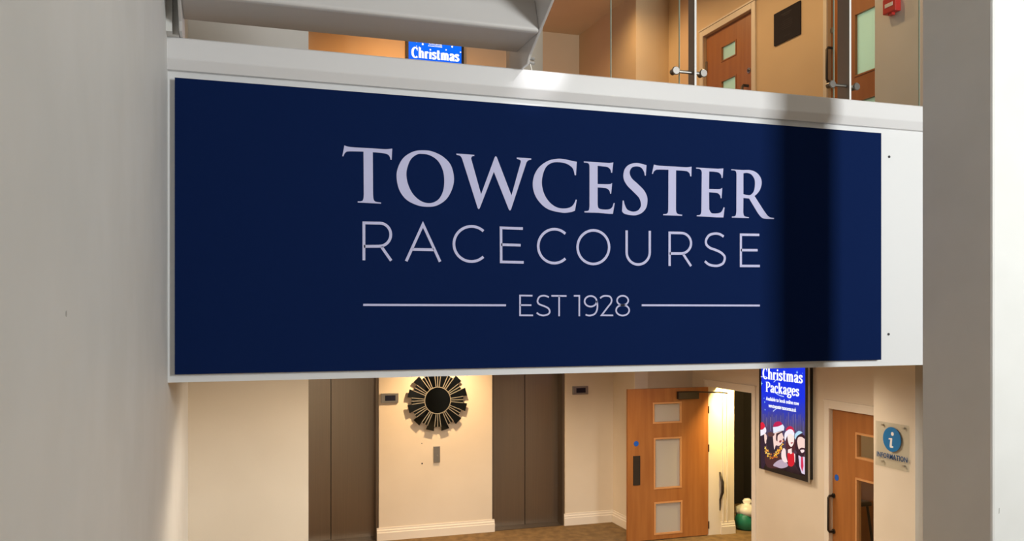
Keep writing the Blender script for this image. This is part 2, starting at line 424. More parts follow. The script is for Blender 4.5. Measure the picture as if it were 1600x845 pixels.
# lift wall with the two lift openings
L1 = (X(517, 11.85) - 0.55, X(585, YLIFT)); L2 = (X(769, YLIFT), X(883, YLIFT))
L1 = (L1[0], X(592, YLIFT))
wall('wall_lift', PY(YLIFT), xq, X(958, YLIFT), 0, CEIL_G, 0.30, [(L1[0], L1[1], 0, 2.2), (L2[0], L2[1], 0, 2.2)], M['cream'])
tag(scene.objects['wall_lift'], 'cream wall between and beside the two lifts', 'wall')
for n_, (L, lab) in enumerate(((L1, 'bronze toned steel lift doors partly hidden by the cream block'), (L2, 'bronze toned steel lift doors right of the round mirror'))):
    d = root('door_%d' % (n_ + 5), ((L[0] + L[1]) / 2, YLIFT + 0.22, 0), lab, 'lift door', 'lift doors', 'structure')
    yd = YLIFT + 0.20
    split = X((517, 820)[n_], yd)
    MB().box(L[0], split - 0.005, yd, yd + 0.03, 0.012, 2.2).build('door_panel', M['steel'], d)
    MB().box(split + 0.005, L[1], yd, yd + 0.03, 0.012, 2.2).build('door_panel', M['steel'], d)
    MB().box(split - 0.03, split + 0.03, yd + 0.032, yd + 0.04, 0.012, 2.2).build('split_dark_backing', M['black'], d)  # black backing added behind the split so the gap reads dark
    MB().box(L[1] - 0.035, L[1], YLIFT + 0.02, yd - 0.002, 0, 2.2).build('jamb', M['jamb'], d)
    MB().box(L[0], L[0] + 0.035, YLIFT + 0.02, yd - 0.002, 0, 2.2).build('jamb', M['jamb'], d)
    MB().box(L[0], L[1], YLIFT + 0.0, yd + 0.03, 0.0, 0.010).build('sill', M['jamb'], d)

def base_profile(h=0.17, d=0.03):
    return [(0, 0), (d, 0), (d, h * 0.62), (d * 0.72, h * 0.66), (d * 0.72, h * 0.80), (d * 0.45, h * 0.86), (d * 0.40, h), (0, h)]
# baseboards: pier between the lifts, wall right of the lifts and its return
xc = X(958, YLIFT)
struct('baseboard_lift_pier', MB().prism(base_profile(), lambda a, b, d: (d, YLIFT - a, b), L1[1] - 0.03, L2[0] + 0.03), M['skirting'], 'moulded cream baseboard under the round mirror between the lifts', 'baseboard')
struct('baseboard_lift_right', MB().prism(base_profile(), lambda a, b, d: (d, YLIFT - a, b), L2[1] - 0.02, xc), M['skirting'], 'moulded cream baseboard right of the second lift', 'baseboard')
YC = 10.93
struct('wall_return', MB().box(xc, XR, YC, YLIFT + 0.3, 0, CEIL_G), M['cream'], 'cream return wall behind the open wooden door', 'wall')
struct('baseboard_return', MB().prism(base_profile(), lambda a, b, d: (xc - a, d, b), YC - 0.03, YLIFT - 0.03), M['skirting'], 'short moulded baseboard on the return wall left of the open door', 'baseboard')
struct('trim_pilaster', MB().box(xc - 0.005, X(1011, YC), YC - 0.025, YC, 0, CEIL_G), M['skirting'], 'narrow pale pilaster strip above the open wooden door', 'trim')

# right wall of the ground floor with the two door openings
O1 = (Y(1176, XR), Y(1107, XR))                       # open double doorway
H1 = Z(1176, 614, O1[0])
O2 = (Y(1297, XR) - 1.0, Y(1297, XR))                 # closed door
H2 = Z(1297, 638, O2[1])
wall('wall_right', PX(XR), 5.6, YC, 0, CEIL_G, 0.14, [(O1[0], O1[1], 0, H1), (O2[0], O2[1], 0, H2)], M['cream'])
tag(scene.objects['wall_right'], 'cream wall carrying the portrait screen and two doorways', 'wall')
# architraves
def architrave(name, x, a0, a1, h, lab, wd=0.075, z0=0.0, t=0.02):
    r = root(name, (x, a0, z0), lab, 'door frame', kind='structure')
    MB().box(x - t, x, a0 - wd, a0, z0, h + wd).build('architrave', M['skirting'], r, bevel=0.004)
    MB().box(x - t, x, a1, a1 + wd, z0, h + wd).build('architrave', M['skirting'], r, bevel=0.004)
    MB().box(x - t, x, a0, a1, h, h + wd).build('architrave_head', M['skirting'], r, bevel=0.004)
    MB().box(x - t - 0.008, x, a0 - wd - 0.01, a1 + wd + 0.01, h + wd, h + wd + 0.018).build('cap_moulding', M['skirting'], r)
    return r
architrave('trim_2', XR, O1[0], O1[1], H1, 'white painted frame around the open doorway left of the screen')
architrave('trim_3', XR, O2[0], O2[1], H2, 'white painted frame around the closed wooden door')

# pillar in front of the right wall, ground floor and upper floor
XPL = 5.85
struct('wall_pillar', MB().box(XPL, XR + 0.2, Y(1430, XPL), Y(1365, XPL), 0, CEIL_G), M['cream'], 'cream pillar carrying the information sign', 'wall')
XPU = 4.85
struct('wall_pillar_upper', MB().box(XPU, XU + 0.3, Y(1450, XPU), Y(1367, XPU), UP, CEIL_U), M['white'], 'pale upper floor pillar with the red call point', 'wall')

# upper floor walls
YB = 11.6
xcu = X(905, YB)
struct('wall_back_upper', MB().box(XL, xcu + 0.2, YB, YB + 0.2, UP, CEIL_U), M['creamlit'], 'orange lit far wall of the upper floor with a hanging screen', 'wall')
yst = Y(987, xcu)
struct('wall_recess_upper', MB().box(xcu, xcu + 0.2, yst, YB, UP, CEIL_U), M['creamlit'], 'shaded side wall at the far end of the upper floor', 'wall')
xs2 = X(1012, yst)
struct('wall_step_upper', MB().box(xcu, XU, yst - 0.12, yst, UP, CEIL_U), M['creamlit'], 'narrow orange lit wall end on the upper floor', 'wall')
D3 = (Y(1176, XU), Y(1100, XU)); H3 = Z(1176, 14, D3[0])
D4 = (Y(1294, XU) - 1.75, Y(1294, XU)); H4 = H3
wall('wall_right_upper', PX(XU), YF + 0.10, yst, UP, CEIL_U, 0.14, [(D3[0], D3[1], UP, H3), (D4[0], D4[1], UP, H4)], M['creamlit'])
tag(scene.objects['wall_right_upper'], 'cream upper floor wall with wooden doors and a dark plaque', 'wall')
architrave('trim_4', XU, D3[0], D3[1], H3, 'cream frame of the upper door with two small panes', 0.07, UP)
architrave('trim_5', XU, D4[0], D4[1], H4, 'cream frame of the upper double door', 0.05, UP)
struct('wall_column_upper', MB().box(X(806, 6.6), X(848, 6.6), 6.6, 6.85, UP, CEIL_U), M['white'], 'white upper floor column behind the stair stringer', 'wall')
# rooms behind the doors
struct('wall_cloakroom', MB().box(7.9, 8.0, 9.2, 12.2, 0, 2.7).box(6.44, 8.0, 12.1, 12.2, 0, 2.7).box(6.44, 8.0, 9.2, 9.3, 0, 2.7).box(6.44, 8.0, 9.3, 12.1, 2.7, 2.75), M['dark'], 'cloakroom walls beyond the open doorway, unlit gloom put into their colour', 'wall')
xst = X(1147, O1[1])
struct('wall_doorway_stub', MB().box(XR + 0.14, xst, O1[1] + 0.0, O1[1] + 0.12, 0, 2.6), M['cream'], 'yellow lit cream wall just inside the open doorway', 'wall')
ws = scene.objects['wall_doorway_stub']
for u0, u1 in ((1128.5, 1130.5), (1135, 1137)):
    MB().box(X(u0, O1[1]), X(u1, O1[1]), O1[1] - 0.018, O1[1], 0.16, 2.6).build('frame_moulding', M['skirting'], ws)
MB().prism(base_profile(), lambda a, b, d: (d, O1[1] - a, b), X(1126, O1[1]), xst + 0.005).build('baseboard', M['skirting'], ws)
xh = X(1126.5, O1[1] - 0.03)
MB().tube([(xh, O1[1], Z(1127, 737, O1[1])), (xh + 0.012, O1[1] - 0.05, Z(1127, 752, O1[1])), (xh + 0.012, O1[1] - 0.05, Z(1127, 768, O1[1])), (xh, O1[1] - 0.012, Z(1127, 780, O1[1])), (xh, O1[1] - 0.004, Z(1127, 797, O1[1]))], [0.012, 0.02, 0.02, 0.012, 0.006], 8).build('bow_handle', M['darkmetal'], ws, smooth=True)
struct('wall_barroom', MB().box(6.44, 9.4, 9.05, 9.15, 0.95, 2.7).box(9.3, 9.4, 5.2, 9.15, 0, 2.7).box(6.44, 9.4, 5.1, 5.2, 0, 2.7).box(6.44, 9.4, 5.2, 9.1, 2.7, 2.75), M['cream'], 'cream walls of the room seen through the closed door panes', 'wall')
struct('trim_wainscot', MB().box(6.44, 9.3, 9.02, 9.15, 0, 0.95), M['wood'], 'wooden wainscot in the room behind the closed door', 'trim')

# ================================================================== DOORS
def door_leaf(rt, fn, a0, a1, z0, z1, thick, panes, wood, pane_m, bead_w=0.022):
    sx = sorted({a0, a1} | {p[k] for p in panes for k in (0, 1)}); sz = sorted({z0, z1} | {p[k] for p in panes for k in (2, 3)})
    def solid(i, j):
        ca, cz = (sx[i] + sx[i + 1]) / 2, (sz[j] + sz[j + 1]) / 2
        return not any(p[0] < ca < p[1] and p[2] < cz < p[3] for p in panes)
    MB().grid(sx, sz, solid, fn, 0, thick).build('leaf', wood, rt)
    for p in panes:
        b = bead_w
        g = [p[0], p[0] + b, p[1] - b, p[1]]; h = [p[2], p[2] + b, p[3] - b, p[3]]
        MB().grid(g, h, lambda i, j: not (i == 1 and j == 1), fn, -0.006, thick + 0.006).build('glazing_bead', M['bead'] if wood is M['wood'] and pane_m is not M['frost'] else wood, rt)
        MB().grid([g[1], g[2]], [h[1], h[2]], lambda i, j: True, fn, thick / 2 - 0.003, thick / 2 + 0.003).build('pane', pane_m, rt)
def disc(mb, fn, a, z, r, d0, d1, n=16):
    return mb.prism([(a + r * math.cos(2 * math.pi * i / n), z + r * math.sin(2 * math.pi * i / n)) for i in range(n)], fn, d0, d1)

# door_1: open leaf, standing square to the right wall
yD = O1[1] - 0.01
xD0, xD1 = X(981, yD), XR - 0.01
zD1 = Z(1040, 606.5, yD)
d1 = root('door_1', (xD1, yD, 0), 'open wooden door with three square panes and black push plate', 'door', kind='structure')
panes = []
for (u0, u1, v0, v1) in ((1020, 1065, 628, 661), (1021.5, 1065, 683, 763), (1022, 1066, 783, 834)):
    panes.append((X(u0, yD), X(u1, yD), Z(1043, v1, yD), Z(1043, v0, yD)))
door_leaf(d1, PY(yD), xD0, xD1, 0.01, zD1, 0.045, panes, M['wood'], M['frostgrey'])
MB().box(X(989, yD), X(1000, yD), yD - 0.012, yD, Z(994, 758, yD), Z(994, 712, yD)).build('push_plate', M['darkmetal'], d1, bevel=0.004)
disc(MB(), PY(yD), X(994, yD), Z(994, 693, yD), 0.036, -0.003, 0).build('fire_door_disc', M['bluedark'], d1)
cb = MB().box(X(1057, yD), X(1089, yD), yD - 0.06, yD, Z(1072, 623, yD), Z(1072, 611, yD)).build('door_closer', M['darkmetal'], d1, bevel=0.008)
MB().tube([(X(1084, yD), yD - 0.05, Z(1072, 612, yD)), (XR - 0.02, yD - 0.30, Z(1072, 611, yD)), (XR + 0.02, yD - 0.44, Z(1072, 611, yD))], 0.009, 8).build('closer_arm', M['darkmetal'], cb)
for v in (640, 700, 820):
    MB().tube([(xD1 + 0.006, yD - 0.004, Z(1105, v, yD) - 0.05), (xD1 + 0.006, yD - 0.004, Z(1105, v, yD) + 0.05)], 0.008, 8).build('hinge', M['darkmetal'], d1)

# door_2: closed leaf in the right wall
d2 = root('door_2', (XR + 0.03, O2[1], 0), 'closed wooden door with panes and long dark pull handle', 'door', kind='structure')
x2 = XR + 0.03
p2 = [(O2[0] + 0.20, Y(1337, x2), Z(1337, 716, Y(1337, x2)), Z(1337, 675, Y(1337, x2))),
      (O2[0] + 0.20, Y(1335, x2), 0.28, Z(1335, 745, Y(1335, x2)))]
p2[1] = (p2[0][0], p2[0][1], p2[1][2], p2[1][3])
door_leaf(d2, PX(x2), O2[0] + 0.004, O2[1] - 0.004, 0.01, H2 - 0.004, 0.045, p2, M['wood'], M['glass'])
disc(MB(), PX(x2), Y(1307.5, x2), Z(1307.5, 746, Y(1307.5, x2)), 0.034, -0.003, 0).build('fire_door_disc', M['bluedark'], d2)
yh = Y(1303, x2); zh1, zh0 = Z(1303, 774, yh), Z(1303, 830, yh)
hd = MB().tube([(x2, yh, zh1), (x2 - 0.06, yh, zh1), (x2 - 0.075, yh, zh1 - 0.02), (x2 - 0.075, yh, zh0 + 0.02), (x2 - 0.06, yh, zh0), (x2, yh, zh0)], 0.013, 10).build('pull_handle', M['darkmetal'], d2, smooth=True)
for z in (zh1, zh0): disc(MB(), PX(x2), yh, z, 0.026, -0.012, 0).build('handle_rose', M['darkmetal'], hd)

# door_3: upper door with two small panes
x3 = XU + 0.03
d3 = root('door_3', (x3, D3[0], UP), 'upper floor wooden door with two small frosted panes', 'door', kind='structure')
pa = (Y(1150.5, x3), Y(1127, x3)); ym = Y(1150, x3)
p3 = [(pa[0], pa[1], Z(1150, 86, ym), Z(1150, 61, ym)), (pa[0], pa[1], UP + 0.55, Z(1150, 116, ym))]
door_leaf(d3, PX(x3), D3[0] + 0.004, D3[1] - 0.004, UP + 0.01, H3 - 0.004, 0.045, p3, M['wood'], M['frost'], 0.012)
yk = Y(1170.5, x3); zk = Z(1170.5, 110, yk)
lk = disc(MB(), PX(x3), yk, zk, 0.030, -0.008, 0).build('lock_rose', M['plate'], d3)
disc(MB(), PX(x3), yk, zk, 0.014, -0.016, -0.008).build('thumb_turn', M['darkmetal'], lk)
ykh = Y(1169, x3); zkh = Z(1169, 134, ykh)
MB().tube([(x3, ykh, zkh), (x3 - 0.06, ykh, zkh), (x3 - 0.075, ykh, zkh - 0.02), (x3 - 0.075, ykh, zkh - 0.38), (x3 - 0.06, ykh, zkh - 0.4), (x3, ykh, zkh - 0.4)], 0.015, 10).build('pull_handle', M['darkmetal'], d3, smooth=True)
for z in (H3 - 0.35, UP + 0.35): MB().box(x3 - 0.012, x3, D3[1] - 0.03, D3[1] + 0.004, z - 0.06, z + 0.06).build('hinge', M['plate'], d3)

# door_4: upper double door with large frosted panes
x4 = XU + 0.03
d4 = root('door_4', (x4, D4[0], UP), 'upper floor wooden double door with tall frosted panes behind a steel post', 'door', kind='structure')
ysp = Y(1309, x4)
MB().box(x4, x4 + 0.045, ysp + 0.004, D4[1] - 0.004, UP + 0.01, H4 - 0.004).build('side_leaf', M['wood'], d4)
yw = Y(1335, x4)
p4 = [(D4[0] + 0.12, yw, Z(1335, 121, yw), Z(1335, 22, yw)), (D4[0] + 0.12, yw, UP + 0.25, Z(1335, 158, yw))]
door_leaf(d4, PX(x4), D4[0] + 0.004, ysp - 0.002, UP + 0.01, H4 - 0.004, 0.045, p4, M['wood'], M['frost'], 0.014)
yk = Y(1301, x4)
disc(MB(), PX(x4), yk, Z(1301, 47, yk), 0.026, -0.008, 0).build('lock_rose', M['plate'], d4)
zt4, zb4 = Z(1300, 75, yk), Z(1300, 128, yk)
MB().tube([(x4, yk, zt4), (x4 - 0.05, yk, zt4), (x4 - 0.065, yk, zt4 - 0.02), (x4 - 0.065, yk, zb4 + 0.02), (x4 - 0.05, yk, zb4), (x4, yk, zb4)], 0.012, 10).build('pull_handle', M['darkmetal'], d4, smooth=True)

# ================================================================== SIGN BOARD
YS = YF - 0.030
sx0, sx1 = X(273, YS), X(1377, YS)
sz0, sz1 = Z(1377, 562, YS), Z(1377, 208, YS)
sign = root('sign_board', ((sx0 + sx1) / 2, YS, sz0), 'wide navy blue racecourse sign with white lettering on the fascia', 'sign')
MB().box(sx0, sx1, YS, YS + 0.004, sz0, sz1).build('face_panel', M['navy'], sign)
MB().box(sx0 + 0.012, sx1 - 0.012, YS + 0.0042, YF, sz0 + 0.012, sz1 - 0.012).build('backing_frame', M['alu'], sign)
def crop(u0, v0, k):
    return lambda p: (lambda q: (q[0], q[2]))(on_y(u0 + p[0] / k, v0 + p[1] / k, YS))
s_ = 1
SERIF = [
 ((530, 222, 7.822), [[(63,40),(105,55,1),(180,64,1),(400,76),(560,87,1),(648,80),(640,216),(627,216),(618,180,1),(590,150,1),(520,133,1),(410,124),(413,640),(420,700,1),(445,728,1),(512,738),(510,752),(225,738),(226,724),(270,722,1),(293,700,1),(300,640),(296,116),(120,113,1),(80,125,1),(60,150,1),(50,175),(38,172)]]),
 ((615, 228, 8.28), [[(38,395,1),(60,270,1),(130,150,1),(250,75,1),(370,57,1),(500,72,1),(640,140,1),(740,250,1),(780,415,1),(755,560,1),(680,690,1),(560,770,1),(435,787,1),(300,765,1),(160,690,1),(70,560,1)],
                     [(165,370,1),(180,270,1),(225,170,1),(300,112,1),(375,103,1),(470,122,1),(570,190,1),(635,310,1),(655,450,1),(640,580,1),(590,680,1),(520,728,1),(440,740,1),(340,705,1),(245,615,1),(185,490,1)]]),
 ((708, 230, 7.685), [[(38,76),(255,92),(253,105),(225,112,1),(215,135),(335,566),(497,125),(510,108,1),(524,120),(700,580),(812,178),(806,156,1),(765,139),(763,123),(938,135),(936,150),(902,158,1),(880,182),(696,742),(682,760,1),(667,745),(488,295),(319,732),(307,742,1),(295,732),(108,140),(85,105,1),(40,91)]]),
 ((828, 240, 8.05), [[(588,103),(500,85,1),(430,70,1),(345,65,1),(230,90,1),(120,165,1),(55,270,1),(35,385,1),(55,500,1),(120,610,1),(230,700,1),(400,742,1),(500,738,1),(565,718),(588,580),(575,578),(550,635,1),(505,675,1),(420,690,1),(330,672,1),(245,610,1),(180,510,1),(150,390,1),(160,270,1),(205,165,1),(280,115,1),(370,108,1),(460,128,1),(525,170,1),(550,215,1),(562,270),(578,272)]]),
 ((828, 240, 8.05), [[(677,98),(1000,118),(1047,110),(1033,240),(1020,240),(1010,200,1),(975,170,1),(900,158,1),(850,153),(850,382),(960,385,1),(1010,382,1),(1033,368),(1020,505),(1008,505),(1000,470,1),(970,440,1),(920,430,1),(850,425),(850,640),(865,688,1),(930,703,1),(1000,698,1),(1035,670,1),(1052,622),(1065,622),(1042,757),(1000,757),(860,744),(685,740),(685,724),(725,720,1),(742,705,1),(748,660),(748,180),(745,140,1),(725,118,1),(678,112)]]),
 ((965, 246, 8.45), [[(380,103),(370,240),(358,240),(345,185,1),(310,135,1),(250,118,1),(190,132,1),(160,180,1),(162,225,1),(190,280,1),(260,345,1),(340,425,1),(382,500,1),(392,575,1),(375,665,1),(320,730,1),(240,762,1),(150,758,1),(85,740,1),(57,710),(65,568),(80,568),(95,630,1),(130,690,1),(200,715,1),(265,700,1),(303,650,1),(303,590,1),(280,530,1),(215,460,1),(130,375,1),(85,300,1),(75,230,1),(95,150,1),(150,95,1),(240,73,1),(320,85,1)]]),
 ((965, 246, 8.45), [[(478,93),(520,105,1),(600,112,1),(760,120),(900,130,1),(975,122),(972,250),(957,250),(950,215,1),(920,185,1),(860,175,1),(770,170),(768,680),(775,725,1),(800,748,1),(852,756),(850,770),(600,762),(602,747),(640,745,1),(662,725,1),(668,680),(670,162),(530,160,1),(495,170,1),(475,190,1),(465,218),(452,215)]]),
 ((1082, 255, 8.896), [[(50,60),(350,77),(427,72),(417,205),(402,203),(393,160,1),(360,130,1),(300,118,1),(230,115),(228,357),(330,360,1),(380,358,1),(412,343),(402,488),(390,485),(380,445,1),(345,415,1),(290,407,1),(228,403),(230,640),(260,690,1),(320,698,1),(380,688,1),(410,660,1),(432,612),(445,615),(428,753),(340,752),(220,744),(57,738),(60,722),(95,720,1),(115,700,1),(122,660),(128,130),(120,100,1),(95,80,1),(50,75)]]),
 ((1082, 255, 8.896), [[(537,85),(700,95),(800,96,1),(880,125,1),(940,190,1),(960,270,1),(940,360,1),(900,420,1),(860,455),(985,650),(1040,725,1),(1080,752,1),(1133,760),(1130,775),(1000,770,1),(950,745,1),(905,690),(785,490),(705,482),(703,680),(712,725,1),(735,742,1),(783,750),(780,763),(545,755),(548,740),(580,738,1),(600,720,1),(608,670),(610,140),(600,112,1),(580,100,1),(538,97)],
                       [(705,140),(760,135,1),(820,160,1),(862,230,1),(865,320,1),(845,400,1),(800,442,1),(750,440,1),(705,430)]]),
]
LET_T = 0.0016
fn_letter = lambda a, b, d: (a, YS - LET_T / 2 + d, b)
for (cp, loops) in SERIF:
    cf = crop(*cp)
    me = outline_mesh('letter', [[cf(p) for p in smooth_run(lp, True)] for lp in loops], LET_T)
    place_flat(me, 'letter', M['letter'], sign, fn_letter)
sm = lambda pts: smooth_run([(p[0], p[1], 1) for p in pts], False)
SANS = [   # (crop, width, [strokes])
 ((555,335,7.619), .0134, [[(103,545),(103,100),(270,103)] + arc(290,240,133,137,-90,90,16) + [(290,378),(103,380)], [(312,385),(428,550)]]),
 ((555,335,7.619), .0134, [[(607,556),(806,118),(1010,562)], [(685,415),(935,420)]]),
 ((555,335,7.619), .0134, [arc(1383,351,209,209,-47,-313,32)]),
 ((760,345,7.619), .0134, [[(433,92),(173,83),(175,488),(443,494)], [(175,283),(407,290)]]),
 ((760,345,7.619), .0134, [arc(808,301,192,202,-47,-313,32)]),
 ((760,345,7.619), .0134, ['O', arc(1272,313,188,200,0,360,40)]),
 ((965,350,6.8085), .0134, [[(95,67),(95,300)] + arc(218,300,123,130,180,0,20) + [(341,300),(341,72)]]),
 ((965,350,6.8085), .0134, [[(552,445),(552,93),(670,95)] + arc(675,204,105,109,-90,90,16) + [(675,313),(552,313)], [(697,320),(780,447)]]),
 ((965,350,6.8085), .0134, [sm([(1127,133),(1085,108),(1035,101),(975,118),(940,170),(945,220),(985,255),(1040,275),(1100,305),(1138,350),(1125,410),(1085,437),(1035,444),(970,430),(927,395)])]),
 ((965,350,6.8085), .0134, [[(1506,115),(1310,113),(1310,445),(1512,446)], [(1310,277),(1488,278)]]),
 ((800,450,7.619), .0085, [[(243,90),(95,88),(95,324),(250,325)], [(95,202),(230,203)]]),
 ((800,450,7.619), .0085, [sm([(438,108),(405,95),(370,90),(325,105),(303,150),(315,185),(350,203),(400,222),(435,245),(448,280),(430,310),(375,326),(325,315),(293,293)])]),
 ((800,450,7.619), .0085, [[(468,92),(648,94)], [(560,94),(560,335)]]),
 ((800,450,7.619), .0085, [[(735,92),(800,92),(800,335)]]),
 ((800,450,7.619), .0085, ['O', arc(935,157,72,63,0,360,30), sm([(1007,150),(1016,200),(1010,260),(985,305),(940,325),(900,325),(875,315)])]),
 ((800,450,7.619), .0085, [sm([(1048,120),(1075,100),(1115,92),(1165,102),(1185,140),(1175,180),(1140,225),(1065,324)]) + [(1203,325)]]),
 ((800,450,7.619), .0085, ['O', arc(1316,147,67,56,0,360,30), 'O', arc(1316,264,78,63,0,360,30)]),
]
fn_flat = lambda a, b, d: (a, YS - d, b)
for cp, wd, strokes in SANS:
    cf = crop(*cp); mb = MB(); closed = False
    for st in strokes:
        if st == 'O': closed = True; continue
        ribbon(mb, [cf(p) for p in st], wd, fn_flat, LET_T, closed); closed = False
    mb.build('letter', M['letter'], sign)
for u0, u1, v in ((567.5, 790.5, 476.5), (1002.5, 1187, 477)):
    z = Z((u0 + u1) / 2, v, YS)
    MB().box(X(u0, YS), X(u1, YS), YS - LET_T, YS, z - 0.0052, z + 0.0052).build('rule_line', M['letter'], sign)

# ================================================================== STAIR FLIGHT ABOVE
xsr, xsl = X(810, YF), X(287, YF)
st = root('stair_flight', ((xsr + xsl) / 2, YF + 0.1, zt), 'grey painted steel stair flight rising overhead from the fascia', 'stairs')
RISE, RUN = 0.172, 0.305
z1 = Z(810, 79, YF)
for k in range(7):
    ya = YF - RUN * k; zk_ = z1 + RISE * k
    # folded plate: underside, rounded edge, leaning riser up to the next tread
    pr_ = [(ya + 0.03, zk_), (ya - RUN + 0.020, zk_), (ya - RUN + 0.006, zk_ + 0.004), (ya - RUN, zk_ + 0.014), (ya - RUN + 0.002, zk_ + 0.024),
           (ya - RUN + 0.055, zk_ + RISE - 0.001), (ya - RUN + 0.085, zk_ + RISE - 0.001), (ya - RUN + 0.03, zk_ + 0.045), (ya + 0.03, zk_ + 0.045)]
    MB().prism(pr_, lambda a, b, d: (d, a, b), xsl, xsr).build('tread', M['stair'], st, bevel=0.004)
sl = RISE / RUN
def stringer(x0, x1):
    yb, ye = Y(796, xsr), YF - 7 * RUN
    yfoot = Y(823, xsr)
    zf0 = zt + 0.001
    low = lambda y: zf0 + 0.02 + (yfoot - y) * 0.52
    pts = [(yb, zf0), (yfoot, zf0), (yfoot - 0.03, low(yfoot - 0.03)), (ye, low(ye)), (ye, low(ye) + 0.42), (yb, zf0 + 0.34)]
    return MB().prism(pts, lambda a, b, d: (d, a, b), x0, x1).build('stringer', M['stair'], st, bevel=0.003)
stringer(xsr, xsr + 0.014)
stringer(xsl - 0.014, xsl)
# cleat, bolts and loose cable at the stringer foot
xb_ = xsr + 0.03
MB().box(xsr - 0.03, xsr + 0.03, YF - 0.01, YF + 0.03, zt, zt + 0.008).build('foot_plate', M['stair'], st)
for v in (92, 99):
    bx_, _, bz_ = on_y(833, v, YF)
    MB().tube([(xsr + 0.012, YF, bz_), (bx_ + 0.006, YF, bz_)], 0.009, 8).build('bolt', M['plate'], st)
cx_ = X(832, YF - 0.02)
MB().tube([(cx_ - 0.006, YF - 0.005, zt + 0.04), (cx_, YF - 0.012, zt + 0.005), (cx_ + 0.010, YF - 0.022, zt - 0.02), (cx_ + 0.012, YF - 0.027, zt - 0.045), (cx_ + 0.004, YF - 0.031, zt - 0.058)], 0.0022, 6).build('cable', M['bagw'], st)
struct('trim_newel', MB().box(XL, xsl - 0.016, YF - 0.07, YF + 0.02, zt + 0.0, 7.3).box(XL, XL + 0.025, YF - 0.12, YF - 0.07, zt, 7.3), M['white'], 'white boxed corner moulding above the left end of the fascia', 'trim')

# ================================================================== BALUSTRADE
YP = YF + 0.10
bal = root('glass_balustrade', (X(1087, YP), YP, zt), 'clear glass balustrade on flat steel posts above the fascia', 'balustrade')
posts = []
for u in (1085, 1327):
    x0 = X(u, YP - 0.03)
    posts.append(x0)
    y1_ = Y((1075.5, 1308.5)[len(posts) - 1], x0)
    po = MB().box(x0, x0 + 0.0125, YP - 0.03, y1_, zt, zt + 1.05).build('post', M['poststeel'], bal)
    MB().box(x0 + 0.0005, x0 + 0.0125, YP - 0.0315, YP - 0.03, zt, zt + 1.05).build('lit_front_strip', M['postlit'], po)  # added pale strip paints the daylight on the post front
    dz = Z(u, (114, 135)[len(posts) - 1], YP)
    for sgn, ln in ((-1, 0.105), (1, 0.055)):
        xs_ = x0 + (0.0125 if sgn > 0 else 0)
        MB().tube([(xs_, YP, dz), (xs_ + sgn * ln, YP, dz)], 0.0095, 12).build('standoff_arm', M['chrome'], po, smooth=False)
        xe = xs_ + sgn * ln
        MB().tube([(xe, YP - 0.012, dz), (xe, YP + 0.028, dz)], 0.017, 16).build('glass_clamp', M['poststeel'], po)
        MB().tube([(xe, YP - 0.018, dz), (xe, YP - 0.012, dz)], [0.020, 0.024], 16).build('clamp_cap', M['poststeel'], po)
yg = YP + 0.036
for xg0, xg1 in ((X(955, yg), posts[0] - 0.055), (posts[0] + 0.03, posts[1] - 0.055), (posts[1] + 0.03, X(1437, yg))):
    g = MB().box(xg0, xg1, yg, yg + 0.010, zt + 0.004, zt + 0.98).build('glass_panel', M['glass'], bal)
    for xe in (xg0, xg1):
        MB().box(xe - 0.0012, xe + 0.0012, yg, yg + 0.010, zt + 0.004, zt + 0.98).build('glass_edge', M['greenglass'], g)
MB().tube([(X(950, yg), YP - 0.01, zt + 1.06), (X(1470, yg), YP - 0.01, zt + 1.06)], 0.024, 16).build('handrail', M['chrome'], bal)

# ================================================================== LIFT LOBBY FITTINGS
mcx, mcy = X(683, YLIFT - 0.03), YLIFT
kpx = (YLIFT - 0.03) / (C - (683 - 800) / F_PX * S) / F_PX
mcz = Z(683, 625, YLIFT - 0.03)
mir = root('sunburst_mirror', (mcx, YLIFT, mcz - 48 * kpx), 'round sunburst mirror of dark glass wedges above the call button', 'mirror')
R0, RL, RSH = 20.5 * kpx, 48 * kpx, 41.5 * kpx
MB().prism([(mcx + RSH * 0.8 * math.cos(i * math.pi / 16), mcz + RSH * 0.8 * math.sin(i * math.pi / 16)) for i in range(32)], PY(YLIFT), -0.045, 0).build('backing', M['black'], mir)
def wedge(a0, a1, r0, r1, y0, y1, name, m):
    # straight sided piece with a flat outer end
    p = []
    for r, a in ((r0, a0), (r1, a0), (r1, a1), (r0, a1)):
        p.append((mcx + r * math.cos(math.radians(a)), mcz + r * math.sin(math.radians(a))))
    return MB().prism(p, PY(0), y0, y1).build(name, m, mir)
yf0 = YLIFT - 0.062
for k in range(12):
    b = k * 30 + 15
    wd = wedge(b - 7.6, b + 7.6, R0 * 1.03, RL, yf0, YLIFT - 0.046, 'mirror_wedge', M['smoke'])
    for c_, hw in ((b + 11.3, 2.9), (b + 18.7, 2.9)):
        wedge(c_ - hw, c_ + hw, R0 * 1.03, RSH, yf0 + 0.004, YLIFT - 0.046, 'mirror_sliver', M['smoke'])
    for c_ in (b - 8.0, b + 8.0, b + 15.0):
        aa = math.radians(c_); ca, sa = math.cos(aa), math.sin(aa); hw = 0.0052
        p = [(mcx + R0 * ca - hw * sa, mcz + R0 * sa + hw * ca), (mcx + RSH * ca - hw * sa, mcz + RSH * sa + hw * ca), (mcx + RSH * ca + hw * sa, mcz + RSH * sa - hw * ca), (mcx + R0 * ca + hw * sa, mcz + R0 * sa - hw * ca)]
        MB().prism(p, PY(0), yf0 - 0.003, YLIFT - 0.046).build('bevel_strip', M['seam'], mir)
rim = MB(); ribbon(rim, arc(mcx, mcz, R0 * 1.01, R0 * 1.01, 0, 360, 40), 0.011, lambda a, b, d: (a, yf0 - 0.004 + d, b), 0.012, True)
rim.build('centre_rim', M['seam'], mir)
